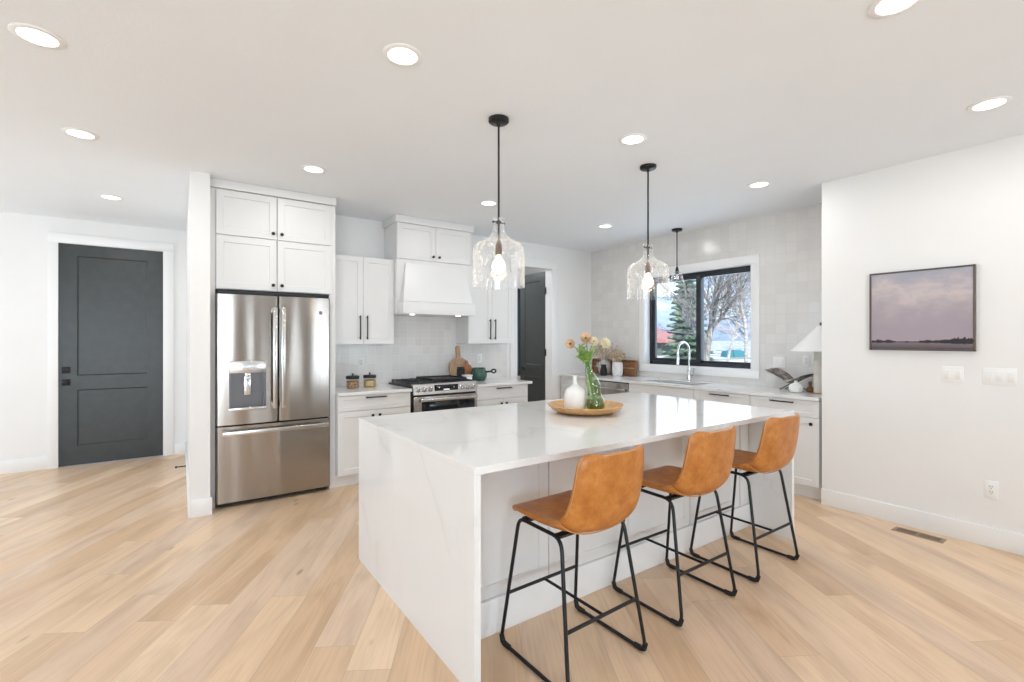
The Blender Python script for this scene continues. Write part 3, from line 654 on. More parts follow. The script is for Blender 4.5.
for x in (2.018, 2.088, 2.155, 2.535, 2.602, 2.668):
    k_ = t_.part('knob', MB().lathe([(.028, 0), (.028, -.006), (.022, -.010), (.021, -.032), (.017, -.036), (.002, -.036)], (x, onpanel(.89), .889), 20, 'y'), 'bright_steel')
    t_.part('knob_pointer', MB().box(x-.004, x+.004, onpanel(.89)-.042, onpanel(.89)-.03, .872, .906, .001), 'steel_side', k_)
od = t_.part('oven_door', MB().box(RX0+.004, RX1-.004, RY+.008, RY+.05, .22, .815, .004), 'stainless')
t_.part('oven_window', MB().box(RX0+.09, RX1-.03, RY+.003, RY+.012, .32, .765, .002), 'black_glass', od)
t_.part('oven_handle', MB().box(RX0+.06, RX1-.02, RY-.045, RY-.028, .765, .798, .006).box(RX0+.08, RX0+.12, RY-.035, RY+.012, .77, .793).box(RX1-.07, RX1-.04, RY-.035, RY+.012, .77, .793), 'bright_steel', od)
t_.part('storage_drawer', MB().box(RX0+.004, RX1-.004, RY+.012, RY+.05, .06, .21, .004), 'stainless')
for k in range(3):
    x0 = RX0+.008+k*.246; x1 = x0+.242; mb = MB(); y0, y1 = RY+.085, YB-.05
    for x in (x0+.01, (x0+x1)/2, x1-.01): mb.box(x-.008, x+.008, y0, y1, .940, .958, .002)
    for y in (y0+.01, y0+.13, (y0+y1)/2, y1-.13, y1-.01): mb.box(x0, x1, y-.008, y+.008, .938, .956, .002)
    for x in (x0+.012, x1-.012):
        for y in (y0+.012, y1-.012): mb.box(x-.008, x+.008, y-.008, y+.008, .921, .945)
    t_.part('grate', mb, 'grate_iron')
    for y in (y0+.12, y1-.12):
        t_.part('burner', MB().lathe([(.048, .0), (.048, .008), (.032, .012), (.032, .018), (.004, .019)], ((x0+x1)/2, y, .921), 20), 'grate_iron')
single('griddle_plate', MB().box(2.23, 2.66, 4.70, 5.12, .960, .968, .003).box(2.23, 2.66, 4.70, 4.712, .966, .982, .002).box(2.23, 2.66, 5.108, 5.12, .966, .984, .002).box(2.23, 2.242, 4.70, 5.12, .966, .984, .002).box(2.648, 2.66, 4.70, 5.12, .966, .984, .002), 'grate_iron', 'flat dark grey griddle plate lying on the right burners of the stove', 'griddle', (2.45, 4.9, .960))

# ------------------------------------------------------------------ window run
XC = 4.533
def base_x(name, label, y0, y1, kind):
    t_ = Thing(name, label, 'cabinet', (XW-.3, (y0+y1)/2, 0))
    t_.part('carcass', MB().box(XC+.021, XW-.001, y0, y1, .115, .872 if kind != 'sink' else .66), 'cabinet_white', smooth=0)
    t_.part('toe_kick', MB().box(XC+.075, XW-.001, y0, y1, 0, .115), 'cabinet_white', smooth=0)
    c = (y0+y1)/2
    nm = 'false_front' if kind in ('sink', 'corner') else 'drawer'
    d_ = t_.part(nm, MB().shaker('x-', XC, y0+.003, y1-.003, .727, .870, .05, .02, .006, .035), 'cabinet_white')
    if nm == 'drawer': t_.part('handle', bar_pull_h(MB(), 'x-', XC, c, .845, .21), 'black_metal', d_)
    sp = [(y0+.003, c-.0015, c-.035), (c+.0015, y1-.003, c+.035)] if kind == 'sink' else [(y0+.003, y1-.003, y0+.06)]
    for a, b, ky in sp:
        d_ = t_.part('door', MB().shaker('x-', XC, a, b, .12, .722, .055), 'cabinet_white')
        t_.part('knob', knob((XC, ky, .67), 'x'), 'black_metal', d_)
base_x('base_cabinet', 'white base cabinet in the corner, left of the dishwasher', 4.59, 5.25, 'corner')
base_x('sink_cabinet', 'white sink base cabinet with a plain false front under the window', 3.072, 3.976, 'sink')
base_x('base_cabinet', 'white base cabinet with a top drawer, right of the sink cabinet under the window edge', 2.457, 3.070, 'drawer')
base_x('base_cabinet', 'white base cabinet with a top drawer, below the white cone lamp by the picture wall', 1.845, 2.455, 'drawer')
t_ = Thing('dishwasher', 'stainless dishwasher under the window counter, near the corner', 'dishwasher', (XW-.3, 4.283, 0))
t_.part('body', MB().box(XC+.03, XW-.02, 3.98, 4.586, .02, .87), 'black_matte', smooth=0)
t_.part('door_panel', MB().box(XC-.004, XC+.03, 3.982, 4.584, .115, .862, .004), 'stainless')
t_.part('handle', MB().box(XC-.045, XC-.030, 4.01, 4.556, .775, .797, .005).box(XC-.035, XC, 4.03, 4.055, .778, .794).box(XC-.035, XC, 4.51, 4.535, .778, .794), 'bright_steel')
t_.part('toe_kick', MB().box(XC+.06, XC+.09, 3.982, 4.584, .01, .112), 'black_matte')
SX0, SX1, SY0, SY1 = 4.655, 4.985, 3.12, 3.86
slab('countertop', 'long white quartz counter under the kitchen window', MB().box(XR+.005, SX0, 1.845, YB-.001, .876, TOP).box(SX1, XW-.001, 1.70, YB-.001, .876, TOP).box(SX0, SX1, 1.70, SY0, .876, TOP).box(SX0, SX1, SY1, YB-.001, .876, TOP), (4.85, 3.5, .876))
single('sink_basin', MB().box(SX0-.012, SX1+.012, SY0-.012, SY1+.012, .665, .677).box(SX0-.012, SX0, SY0-.012, SY1+.012, .677, .875).box(SX1, SX1+.012, SY0-.012, SY1+.012, .677, .875).box(SX0, SX1, SY0-.012, SY0, .677, .875).box(SX0, SX1, SY1, SY1+.012, .677, .875), 'steel_side', 'undermount steel sink set into the counter below the window', 'sink', (4.82, 3.49, .665))
FXc, FYc = 5.075, 3.50
t_ = Thing('faucet', 'tall chrome pull-down faucet standing behind the sink', 'faucet', (FXc, FYc, TOP))
t_.part('body', MB().lathe([(.032, 0), (.032, .006), (.026, .010), (.024, .13), (.017, .15)], (FXc, FYc, TOP), 20), 'chrome')
arc = [(FXc, FYc, TOP+.14), (FXc, FYc, TOP+.36)]+[(FXc-.112+.112*math.cos(a), FYc, TOP+.36+.112*math.sin(a)) for a in [PI*k/12 for k in range(1, 13)]]+[(FXc-.224, FYc, TOP+.32)]
t_.part('spout', MB().tube(arc, .0125, 12), 'chrome')
t_.part('spray_head', MB().lathe([(.013, 0), (.016, -.03), (.018, -.10), (.020, -.125), (.002, -.128)], (FXc-.224, FYc, TOP+.33), 16), 'chrome')
t_.part('handle', MB().tube([(FXc, FYc-.02, TOP+.075), (FXc, FYc-.06, TOP+.08)], .014, 12).tube([(FXc, FYc-.052, TOP+.08), (FXc-.01, FYc-.075, TOP+.16)], .006, 8), 'chrome')

# ------------------------------------------------------------------ pendants and ceiling lights
def pendant(loc, label, prof, z_rod, z_sock, group=None, collar=None, bulb_r=.035):
    x, y = loc
    t_ = Thing('pendant_light', label, 'pendant light', (x, y, CEIL), 0, group)
    t_.part('canopy', MB().lathe([(.062, 0), (.062, -.018), (.055, -.024), (.012, -.026), (.010, -.045)], (x, y, CEIL-.001), 28), 'black_metal')
    t_.part('rod', MB().tube([(x, y, CEIL-.03), (x, y, z_rod)], .0065, 10), 'black_metal')
    t_.part('socket', MB().lathe([(.010, .03), (.019, .0), (.021, -.004), (.021, -.055), (.016, -.06)], (x, y, z_sock), 18), 'brass_socket' if collar else 'black_metal')
    if collar:
        t_.part('glass_holder', MB().tube([(x-.038, y, collar), (x+.038, y, collar)], .0035, 8).sphere((x-.040, y, collar), .007, 8).sphere((x+.040, y, collar), .007, 8).lathe([(.016, -.006), (.016, .008)], (x, y, collar), 14), 'black_metal')
    t_.part('glass_shade', MB().lathe(prof, (x, y, 0), 40, cap=False), 'seeded_glass', smooth=60)
    b = z_sock-.058; lit = collar is not None
    bulb = MB().lathe([(.010, 0), (.011, -.01), (.020, -.03), (.022, -.045), (.014, -.06), (.001, -.064)], (x, y, b), 16) if not lit else MB().lathe([(.012, 0), (.014, -.015), (bulb_r*.8, -.045), (bulb_r, -.07), (bulb_r*.8, -.098), (bulb_r*.35, -.112), (.001, -.115)], (x, y, b), 20)
    t_.part('bulb', bulb, 'bulb_glow' if lit else 'white_ceramic')
    if not lit: return t_
    d = light('bulb_light', 'POINT', (0, 0, b-.08-CEIL), (0, 0, 0), PENDANT_POWER, (1, .82, .6), parent=t_.o); d.data.shadow_soft_size = .05
    return t_
pg = [(.038, 2.150), (.034, 2.142), (.034, 2.095), (.040, 2.055), (.062, 2.027), (.105, 2.003), (.138, 1.985), (.152, 1.962), (.156, 1.935), (.158, 1.85), (.158, 1.740), (.160, 1.728), (.156, 1.730), (.154, 1.742), (.154, 1.85), (.152, 1.934), (.148, 1.960), (.134, 1.981), (.100, 1.999), (.058, 2.021), (.036, 2.053), (.030, 2.095), (.030, 2.144)]
pendant((1.586, 2.41), 'clear glass jug-shaped pendant light above the near end of the island', pg, 1.99, 1.982, 'glass pendants over the island', 2.120, .042)
pendant((2.963, 2.405), 'clear glass jug-shaped pendant light above the far end of the island', pg, 1.99, 1.982, 'glass pendants over the island', 2.120, .042)
sg = [(.026, 2.236), (.040, 2.230), (.056, 2.205), (.070, 2.165), (.078, 2.118), (.075, 2.119), (.066, 2.166), (.052, 2.203), (.038, 2.226), (.024, 2.232)]
pendant((4.94, 3.575), 'small black pendant light with a little glass shade over the sink', sg, 2.275, 2.262, None, None, .022)
CANS = [(-.515, 2.92, 'round recessed ceiling light nearest the left edge, first of the line to the hall door'), (-.53, 4.14, 'round recessed ceiling light second along the line to the hall door'), (-.53, 5.82, 'round recessed ceiling light just before the hall door'),
        (.86, 2.13, 'round recessed ceiling light in front of the refrigerator, over the open floor'), (.86, 3.95, 'round recessed ceiling light directly above the front of the refrigerator'), (2.48, 2.14, 'round recessed ceiling light between the two island pendants'),
        (4.10, 2.14, 'round recessed ceiling light before the tiled wall, left of the picture wall corner'), (2.48, 3.95, 'round recessed ceiling light in front of the range hood'), (4.11, 3.96, 'round recessed ceiling light near the tiled corner by the dark inner door'),
        (2.33, .67, 'round recessed ceiling light at the top edge of the room view'), (3.77, .66, 'round recessed ceiling light above the hanging landscape picture')]
can0 = None
for x, y, lab in CANS:
    if can0 is None:
        t_ = Thing('recessed_light', lab, 'ceiling light', (x, y, CEIL), 0, 'recessed ceiling lights'); can0 = t_.o
        t_.part('trim_ring', MB().lathe([(.092, -.0005), (.092, -.004), (.088, -.007), (.068, -.007), (.067, -.003), (.067, -.0005)], (0, 0, 0), 40), 'white_plastic', local=True)
        t_.part('lens', MB().lathe([(.0675, -.001), (.0675, -.0045), (.001, -.0048)], (0, 0, 0), 40), 'glow_white', local=True)
        o = can0
    else: o = copy_tree(can0, (x, y, CEIL), lab)
    light('can_light', 'AREA', (x, y, CEIL-.012), (0, 0, 0), CAN_POWER, (1, .99, .975), .14)

# ------------------------------------------------------------------ things on the counters
def jar(x, y, fill, lab):
    t_ = Thing('storage_jar', lab, 'jar', (x, y, TOP), 0, 'glass jars on the left counter')
    t_.part('glass', MB().lathe([(.060, 0), (.066, .006), (.067, .05), (.066, .088), (.060, .096), (.057, .094), (.063, .086), (.064, .05), (.063, .008), (.058, .004)], (0, 0, 0), 28), 'jar_glass', local=True)
    t_.part('contents', MB().lathe([(.057, .005), (.062, .009), (.062, .068), (.05, .074), (.02, .071), (.001, .074)], (0, 0, 0), 24), fill, local=True, label='nuts' if fill == 'nuts' else 'pale grains')
    l_ = t_.part('lid', MB().lathe([(.064, .094), (.067, .098), (.067, .120), (.063, .125), (.002, .126)], (0, 0, 0), 28), 'black_matte', local=True)
    t_.part('knob', MB().lathe([(.007, .125), (.006, .135), (.011, .142), (.011, .149), (.002, .152)], (0, 0, 0), 14), 'black_matte', l_, local=True)
jar(1.475, 5.01, 'nuts', 'glass jar of mixed brown nuts with a black lid, nearer the refrigerator')
jar(1.665, 5.04, 'pasta', 'glass jar of pale yellow grains with a black lid, nearer the stove')
# boards leaning on the tiles right of the stove
def lean(mb, x, y, z, ang): return mb.xf(Matrix.Translation((x, y, z)) @ Matrix.Rotation(ang, 4, 'X'))
def board_poly(r, hw, top, n=28):
    a0 = math.asin(hw/r); P = []
    for k in range(n+1):
        a = PI/2+a0+(2*PI-2*a0)*k/n; P.append((r*math.cos(a), r+r*math.sin(a)))
    P = P + [(hw, top-hw)] + [(hw*math.cos(a), top-hw+hw*math.sin(a)) for a in [PI*k/8 for k in range(1, 8)]] + [(-hw, top-hw)]
    return P
bp = board_poly(.143, .028, .435)
o = single('cutting_board', lean(MB().prism(bp, lambda x, z: (x, 0, z), lambda x, z: (x, .018, z)), 2.84, 5.165, TOP+.002, -.19), 'board_wood', 'round wooden cutting board with a long handle leaning on the tiles', 'cutting board', (2.84, 5.165, TOP))
bp2 = [(-.065, 0), (.065, 0), (.068, .01), (.068, .15), (.05, .185), (.022, .20), (.018, .235), (.0, .25), (-.018, .235), (-.022, .20), (-.05, .185), (-.068, .15), (-.068, .01)]
single('cutting_board', lean(MB().prism(bp2, lambda x, z: (x, 0, z), lambda x, z: (x, .016, z)), 2.915, 5.11, TOP+.002, -.17), 'board_red', 'small reddish brown cutting board leaning in front of the round one', 'cutting board', (2.915, 5.11, TOP))
single('canister', MB().box(2.731, 2.806, 5.00, 5.075, TOP, TOP+.155, .006).box(2.734, 2.803, 5.003, 5.072, TOP+.157, TOP+.172, .004), 'black_metal', 'square black canister in front of the round cutting board', 'canister', (2.77, 5.04, TOP))
single('salt_cellar', MB().box(2.745, 2.85, 4.90, 4.97, TOP, TOP+.068, .008).box(2.741, 2.854, 4.896, 4.974, TOP+.07, TOP+.085, .005), 'white_ceramic', 'small white lidded box beside the right front of the stove', 'box', (2.80, 4.935, TOP))
t_ = Thing('saucepan', 'dark green enamel saucepan with a black ring handle, right of the cutting boards', 'saucepan', (3.012, 5.02, TOP))
t_.part('pan', MB().lathe([(.06, 0), (.082, .008), (.098, .042), (.100, .08), (.090, .12), (.080, .148), (.085, .155), (.079, .157), (.076, .148), (.086, .12), (.095, .08), (.093, .043), (.078, .014), (.002, .011)], (3.012, 5.02, TOP), 30), 'green_enamel')
hd = [(3.100, 5.0, TOP+.105), (3.155, 4.99, TOP+.108), (3.175, 4.985, TOP+.110)]
ringc = Vector((3.20, 4.975, TOP+.112))
t_.part('handle', MB().tube(hd, [.013, .011, .012], 10).tube([ringc+Vector((.026*math.cos(a), -.008*math.cos(a), .022*math.sin(a))) for a in [2*PI*k/16 for k in range(16)]], .0095, 8, closed=True), 'black_metal')
# behind the island vases, on the corner of the window counter
for yc, hw, lab in ((4.98, .185, 'dark wooden tray leaning on the tiles left of and behind the grey stoneware vase'), (4.505, .175, 'dark wooden tray leaning on the tiles right of the white textured vase')):
    t_ = Thing('serving_tray', lab, 'tray', (5.09, yc, TOP), 0, 'wooden trays leaning in the counter corner')
    TM = Matrix.Translation((5.085, yc, TOP+.003)) @ Matrix.Rotation(.13, 4, 'Y')
    t_.part('panel', MB().box(0, .012, -hw+.01, hw-.01, .01, .205).xf(TM), 'acacia_wood')
    t_.part('rim', MB().box(-.028, .014, -hw, hw, 0, .014, .003).box(-.028, .014, -hw, hw, .202, .216, .003).box(-.028, .014, -hw, -hw+.014, .012, .204, .003).box(-.028, .014, hw-.014, hw, .012, .204, .003).xf(TM), 'acacia_wood')
    t_.part('divider', MB().box(-.02, .0, -hw+.014, hw-.014, .095, .110, .002).xf(TM), 'board_wood')
t_ = Thing('vase', 'round grey stoneware vase with a handle behind the small black pitcher', 'vase', (5.0, 4.83, TOP))
t_.part('body', MB().lathe([(.05, 0), (.075, .02), (.092, .07), (.092, .13), (.077, .18), (.05, .205), (.046, .215), (.052, .228), (.042, .228), (.036, .21), (.056, .19)], (5.0, 4.83, TOP), 30), 'grey_stone')
t_.part('handle', MB().tube([(4.98, 4.905, TOP+.165), (4.97, 4.945, TOP+.16), (4.97, 4.95, TOP+.12), (4.98, 4.915, TOP+.09)], .010, 8), 'grey_stone')
single('pitcher', MB().lathe([(.044, 0), (.050, .01), (.052, .05), (.046, .09), (.036, .115), (.034, .13), (.043, .152), (.038, .152), (.030, .13), (.032, .115)], (4.87, 4.725, TOP), 24, wob=lambda a, z: 1+.10*math.cos(3*a)*max(0, z-.11)/.04), 'black_matte', 'small black pitcher in front of the grey stoneware vase', 'pitcher', (4.87, 4.725, TOP))
single('vase', MB().lathe([(.055, 0), (.064, .008), (.072, .05), (.076, .11), (.072, .165), (.064, .19), (.058, .19), (.066, .165), (.070, .11), (.066, .05), (.055, .012), (.002, .010)], (4.95, 4.54, TOP), 28, wob=lambda a, z: 1+.012*math.cos(9*a+z*40)), 'white_texture', 'white textured ceramic vase between the grey vase and the window', 'vase', (4.95, 4.54, TOP))
def spray(name, lab, base, n, spread, h, mat_, seed):
    r = random.Random(seed); x, y, z = base; t_ = Thing(name, lab, 'dried flowers', base)
    st = MB(); hd = MB()
    for i in range(n):
        a = r.uniform(0, 2*PI); s_ = spread*math.sqrt(r.random()); hh = h*(r.uniform(.6, 1)) ; top = Vector((x+s_*math.cos(a)*.6, y+s_*math.sin(a), z+hh))
        mid = Vector((x, y, z)).lerp(top, .55)+Vector((0, 0, .03)); st.tube([(x+r.uniform(-.015, .015), y+r.uniform(-.015, .015), z), mid, top], .0022, 5)
        for k in range(4):
            p = mid.lerp(top, .4+.2*k)+Vector((r.uniform(-.02, .02), r.uniform(-.025, .025), r.uniform(-.015, .02))); hd.sphere(p, r.uniform(.006, .014), 6, (1, 1, 1.3))
    t_.part('stems', st, 'dried_flower'); t_.part('blossom', hd, 'dried_flower')
spray('dried_flowers', 'spray of dried tan flowers standing in the grey stoneware vase', (5.0, 4.83, TOP+.06), 34, .24, .40, 'dried_flower', 3)
spray('dried_flowers', 'spray of dried tan flowers standing in the white textured vase', (4.95, 4.54, TOP+.02), 26, .15, .36, 'dried_flower', 5)
# right end of the counter
LX, LY = 4.905, 1.985
t_ = Thing('table_lamp', 'white lamp with a wide cone shade at the right end of the counter', 'lamp', (LX, LY, TOP))
t_.part('base', MB().lathe([(.052, 0), (.054, .004), (.054, .010)], (LX, LY, TOP), 28), 'mango_wood')
t_.part('body', MB().lathe([(.054, .010), (.056, .016), (.055, .30), (.057, .304), (.055, .308), (.054, .395), (.048, .405), (.012, .407)], (LX, LY, TOP), 32), 'plaster')
t_.part('stem', MB().tube([(LX, LY, TOP+.40), (LX, LY, TOP+.645)], .006, 8), 'brass_socket')
t_.part('shade', MB().lathe([(.022, TOP+.632), (.243, TOP+.400), (.243, TOP+.394), (.238, TOP+.397), (.020, TOP+.626)], (LX, LY, 0), 40, cap=False), 'linen_shade')
t_.part('finial', MB().sphere((LX, LY, TOP+.652), .011, 10, (1, 1, 1.3)), 'brass_socket')
PX, PY = 4.80, 2.155
t_ = Thing('vase', 'small round white bud vase in front of the open book', 'vase', (PX, PY, TOP))
t_.part('body', MB().lathe([(.03, 0), (.048, .008), (.060, .035), (.060, .055), (.048, .078), (.022, .09), (.014, .096), (.014, .108), (.017, .112), (.011, .112), (.010, .096), (.03, .08)], (PX, PY, TOP), 28), 'white_ceramic')
# open book, splayed on a low stand
BX, BY, BZ = 5.0, 2.27, TOP+.10
t_ = Thing('open_book', 'open book with dark printed pages splayed on a stand before the tiles', 'book', (BX, BY, TOP))
t_.part('stand', MB().tube([(BX-.06, BY+.10, TOP+.004), (BX-.05, BY, TOP+.07), (BX-.06, BY-.10, TOP+.004)], .005, 6).tube([(BX+.06, BY+.10, TOP+.004), (BX+.05, BY, TOP+.07), (BX+.06, BY-.10, TOP+.004)], .005, 6).tube([(BX-.05, BY, TOP+.07), (BX+.05, BY, TOP+.07)], .005, 6), 'black_metal')
def leafset(sgn, lift, L, th, nm, mt, drop=0, par=None):
    mb = MB(); sec = []
    for i in range(11):
        u = i/10; y = BY+sgn*L*u; z = TOP+.075+lift*u**1.25+.020*math.sin(PI*u)*(1 if drop == 0 else .2)-drop*u; sec.append((y, z))
    lo = sec; hi = [(y, z+th*(1-.5*abs(y-BY)/L)) for y, z in sec][::-1]
    mb.prism(lo+hi, lambda y, z: (BX-.12, y, z), lambda y, z: (BX+.10, y, z)); return t_.part(nm, mb, mt, par)
leafset(1, .12, .225, .006, 'cover', 'print_page'); leafset(-1, .10, .20, .006, 'cover', 'print_page')
leafset(1, .095, .21, .012, 'pages', 'page_paper', .0); leafset(-1, .075, .19, .012, 'pages', 'print_page', .0)
leafset(1, .135, .18, .003, 'loose_page', 'print_page'); leafset(1, .075, .17, .003, 'loose_page', 'page_paper')
single('wooden_bead', MB().lathe([(.02, 0), (.034, .012), (.034, .035), (.02, .05), (.012, .052), (.012, .07), (.018, .085), (.012, .10), (.002, .104)], (4.955, 2.095, TOP), 18), 'acacia_wood', 'small brown wooden ornament beside the cone lamp base', 'ornament', (4.955, 2.095, TOP))
# island tray, bottle, vase and cut flowers
TX, TY = 2.300, 2.405
t_ = Thing('serving_tray', 'round shallow wooden tray on the island top', 'tray', (TX, TY, TOP), 0)
t_.part('dish', MB().lathe([(.13, 0), (.175, .004), (.225, .022), (.258, .050), (.263, .056), (.258, .059), (.222, .036), (.17, .020), (.002, .0175)], (TX, TY, TOP), 56), 'mango_wood')
b0 = (2.258, 2.463, TOP+.019)
single('bottle', MB().lathe([(.060, 0), (.072, .005), (.0745, .02), (.0745, .105), (.070, .125), (.055, .145), (.030, .16), (.017, .172), (.0145, .185), (.0145, .225), (.017, .228), (.017, .233), (.011, .233), (.010, .185)], b0, 32), 'white_ceramic', 'squat white ceramic bottle with a thin neck on the round tray', 'bottle', b0)
v0 = (2.357, 2.362, TOP+.019)
t_ = Thing('vase', 'clear green glass vase with a pinched waist on the round tray', 'vase', v0)
Rv = Vector((.82, -.573, 0)); Fv = Vector((.573, .82, 0))       # across and away, as seen from the island's near corner
gp = [(.050, 0, 0), (.061, .004, 0), (.066, .02, 0), (.066, .045, -.001), (.060, .075, -.004), (.050, .105, -.009), (.047, .125, -.012), (.049, .15, -.015), (.051, .175, -.018), (.048, .20, -.025), (.038, .23, -.035), (.027, .26, -.045), (.0215, .285, -.052), (.020, .312, -.055), (.023, .320, -.056)]
def leaning(prof):
    """a blown vase whose neck leans to one side"""
    return MB().loft([[Vector(v0)+Rv*dx+Vector((r_*math.cos(2*PI*k/36), r_*math.sin(2*PI*k/36), z)) for k in range(36)] for r_, z, dx in prof], cap=True)
t_.part('glass', leaning(gp+[(r_-.004, z, dx) for r_, z, dx in gp[::-1][:-1]]+[(.002, .006, 0)]), 'green_glass', smooth=60)
t_.part('water', leaning([(.047, .007, 0), (.060, .02, 0), (.060, .045, -.001), (.054, .075, -.004), (.001, .076, -.004)]), 'frosted_water')
vb = Vector(v0)
def flower(lab, dx, dz, petal, tilt, seed, r0=.034):
    r = random.Random(seed); head = vb+Rv*dx+Vector((0, 0, dz)); a = vb+Vector((r.uniform(-.01, .01), r.uniform(-.01, .01), .02)); n_ = vb+Rv*-.055+Vector((r.uniform(-.006, .006), r.uniform(-.006, .006), .318))
    t_ = Thing('cut_flower', lab, 'flower', a, 0, 'cut flowers in the glass vase')
    pts = [a, a.lerp(n_, .5), n_, n_.lerp(head, .5)+Vector((0, 0, .018)), head]
    t_.part('stem', MB().tube(pts, .0026, 7), 'stem_green')
    ax = (Rv*tilt[0]+Fv*tilt[1]+Vector((0, 0, tilt[2]))).normalized(); M = Matrix.Translation(head) @ ax.to_track_quat('Z', 'Y').to_matrix().to_4x4()
    mb = MB()
    for ring, (n, rad, up, sz) in enumerate(((6, 1.0, .0, 1.0), (6, .78, .3, .85), (5, .5, .5, .7))):
        for k in range(n):
            th = 2*PI*(k+.5*ring)/n+r.uniform(-.1, .1); c, s_ = math.cos(th), math.sin(th)
            def P(u, v, th=th, rad=rad, up=up, sz=sz):
                w_ = (v-.5)*2*math.sin(PI*min(1, u*.85+.12))*.55*r0*sz*1.25; q = r0*rad*(u**.8); z = r0*(up*.9+.75*u*u)-r0*.35+abs(v-.5)*.35*r0*u
                return M @ Vector((q*math.cos(th)-w_*math.sin(th), q*math.sin(th)+w_*math.cos(th), z))
            mb.grid(P, 5, 4)
    t_.part('petals', mb, petal, solid=.0012, smooth=80)
    t_.part('heart', MB().sphere(M @ Vector((0, 0, .006)), r0*.30, 8, (1, 1, .8)), 'flower_heart')
flower('peach ranunculus hanging out lowest to the left of the glass vase', -.172, .455, 'petal_peach', (-.5, -.9, .1), 11, .036)
flower('peach ranunculus with an open dark heart standing topmost in the glass vase', -.068, .492, 'petal_peach', (-.15, -1, .35), 12, .040)
flower('cream ranunculus next to the topmost bloom in the glass vase', -.018, .468, 'petal_cream', (.15, -1, .5), 13, .034)
flower('cream ranunculus reaching out to the right of the glass vase', .060, .458, 'petal_cream', (.55, -.8, .3), 14, .038)
r = random.Random(21)
t_ = Thing('greenery', 'bunch of fresh green leaves crowding the mouth of the glass vase', 'leaves', tuple(vb+Vector((0, 0, .03))))
st = MB(); lv = MB()
for i in range(13):
    tip = vb+Rv*r.uniform(-.135, .01)+Fv*r.uniform(-.045, .045)+Vector((0, 0, r.uniform(.35, .455))); n_ = vb+Rv*-.055+Vector((r.uniform(-.01, .01), r.uniform(-.01, .01), .318))
    st.tube([vb+Vector((r.uniform(-.015, .015), r.uniform(-.015, .015), .03)), n_, tip], .0022, 6)
    for k in range(12):
        p = n_.lerp(tip, r.uniform(.1, 1)); d = Vector((r.uniform(-1, 1), r.uniform(-1, 1), r.uniform(-.25, .8))).normalized(); L = r.uniform(.022, .042); q = d.to_track_quat('Y', 'Z').to_matrix()
        def P(u, v, p=p, L=L, q=q): return p+q @ Vector(((v-.5)*L*.5*math.sin(PI*min(1, .08+u*.9)), L*u, .006*math.sin(PI*u)+abs(v-.5)*.008))
        lv.grid(P, 4, 2)
t_.part('stems', st, 'stem_green'); t_.part('leaves', lv, 'leaf_green', solid=.0008, smooth=80)

# ------------------------------------------------------------------ picture wall and small fittings
pX, pY0, pY1, pZ0, pZ1 = 4.482, .852, 1.462, 1.328, 1.928
t_ = Thing('framed_picture', 'framed landscape painting of pale mauve clouds over dark trees', 'picture', (XR, (pY0+pY1)/2, pZ0))
fr = MB()
for a in ((pY0, pY0+.008, pZ0, pZ1), (pY1-.008, pY1, pZ0, pZ1), (pY0, pY1, pZ0, pZ0+.008), (pY0, pY1, pZ1-.008, pZ1)): fr.box(pX-.006, XR-.001, *a)
t_.part('frame', fr, 'bronze_frame', smooth=0)
cv = t_.part('canvas', MB().box(pX, pX+.022, pY0+.011, pY1-.011, pZ0+.011, pZ1-.011), 'landscape_canvas', smooth=0)
r = random.Random(4); tr = MB(); y = pY1-.014
while y > pY0+.016:
    u = (pY1-y)/(pY1-pY0); hh = .012+.014*r.random()
    if .22 < u < .5: hh *= .28+.25*r.random()
    if u > .76: hh += .020*math.sin(PI*min(1, (u-.76)/.26))*(.6+.4*r.random())+.006
    w_ = r.uniform(.008, .018)
    tr.sphere((pX, max(y-w_*.5, pY0+.02), pZ0+.062+hh*.25), 1, 8, (.0012, w_*.75, hh*.62)); y -= w_
t_.part('tree_line', tr, 'painted_tree', cv)
def plate(name, label, cat, face, at, u0, u1, z0, z1, n, kind):
    B = (lambda mb, a, b, c, d, e0, e1, bev=0: mb.box(at-e1, at-e0, a, b, c, d, bev)) if face == 'x-' else (lambda mb, a, b, c, d, e0, e1, bev=0: mb.box(a, b, at-e1, at-e0, c, d, bev))
    loc = (at, (u0+u1)/2, z0) if face == 'x-' else ((u0+u1)/2, at, z0)
    t_ = Thing(name, label, cat, loc)
    mb = MB(); B(mb, u0, u1, z0, z1, .0005, .006, .002); t_.part('plate', mb, 'white_plastic')
    w_ = (u1-u0)/n; zc = (z0+z1)/2
    for k in range(n):
        c = u0+w_*(k+.5)
        if kind == 'switch':
            mb = MB(); B(mb, c-.0165, c+.0165, zc-.033, zc+.033, .004, .010, .002); t_.part('rocker', mb, 'white_ceramic')
        else:
            mb = MB(); B(mb, c-.0165, c+.0165, zc-.033, zc+.033, .004, .0085, .002); f_ = t_.part('socket', mb, 'white_ceramic')
            mb = MB()
            for dz in (-.018, .018):
                for du in (-.006, .006): B(mb, c+du-.0012, c+du+.0012, zc+dz-.001, zc+dz+.009, .008, .0089)
                B(mb, c-.002, c+.002, zc+dz-.011, zc+dz-.007, .008, .0089)
            t_.part('slot', mb, 'black_matte', f_)
plate('switch_plate', 'white double switch plate below the framed picture', 'light switch', 'x-', XR, .915, 1.035, 1.103, 1.218, 2, 'switch')
plate('switch_plate', 'white triple switch plate on the wall right of the picture', 'light switch', 'x-', XR, .655, .82, 1.103, 1.218, 3, 'switch')
plate('outlet', 'white outlet low on the wall above the baseboard below the picture', 'outlet', 'x-', XR, .742, .812, .335, .452, 1, 'outlet')
plate('switch_plate', 'white switch plate on the tiles between the window and the cone lamp', 'light switch', 'x-', XW, 2.425, 2.545, 1.115, 1.23, 2, 'switch')
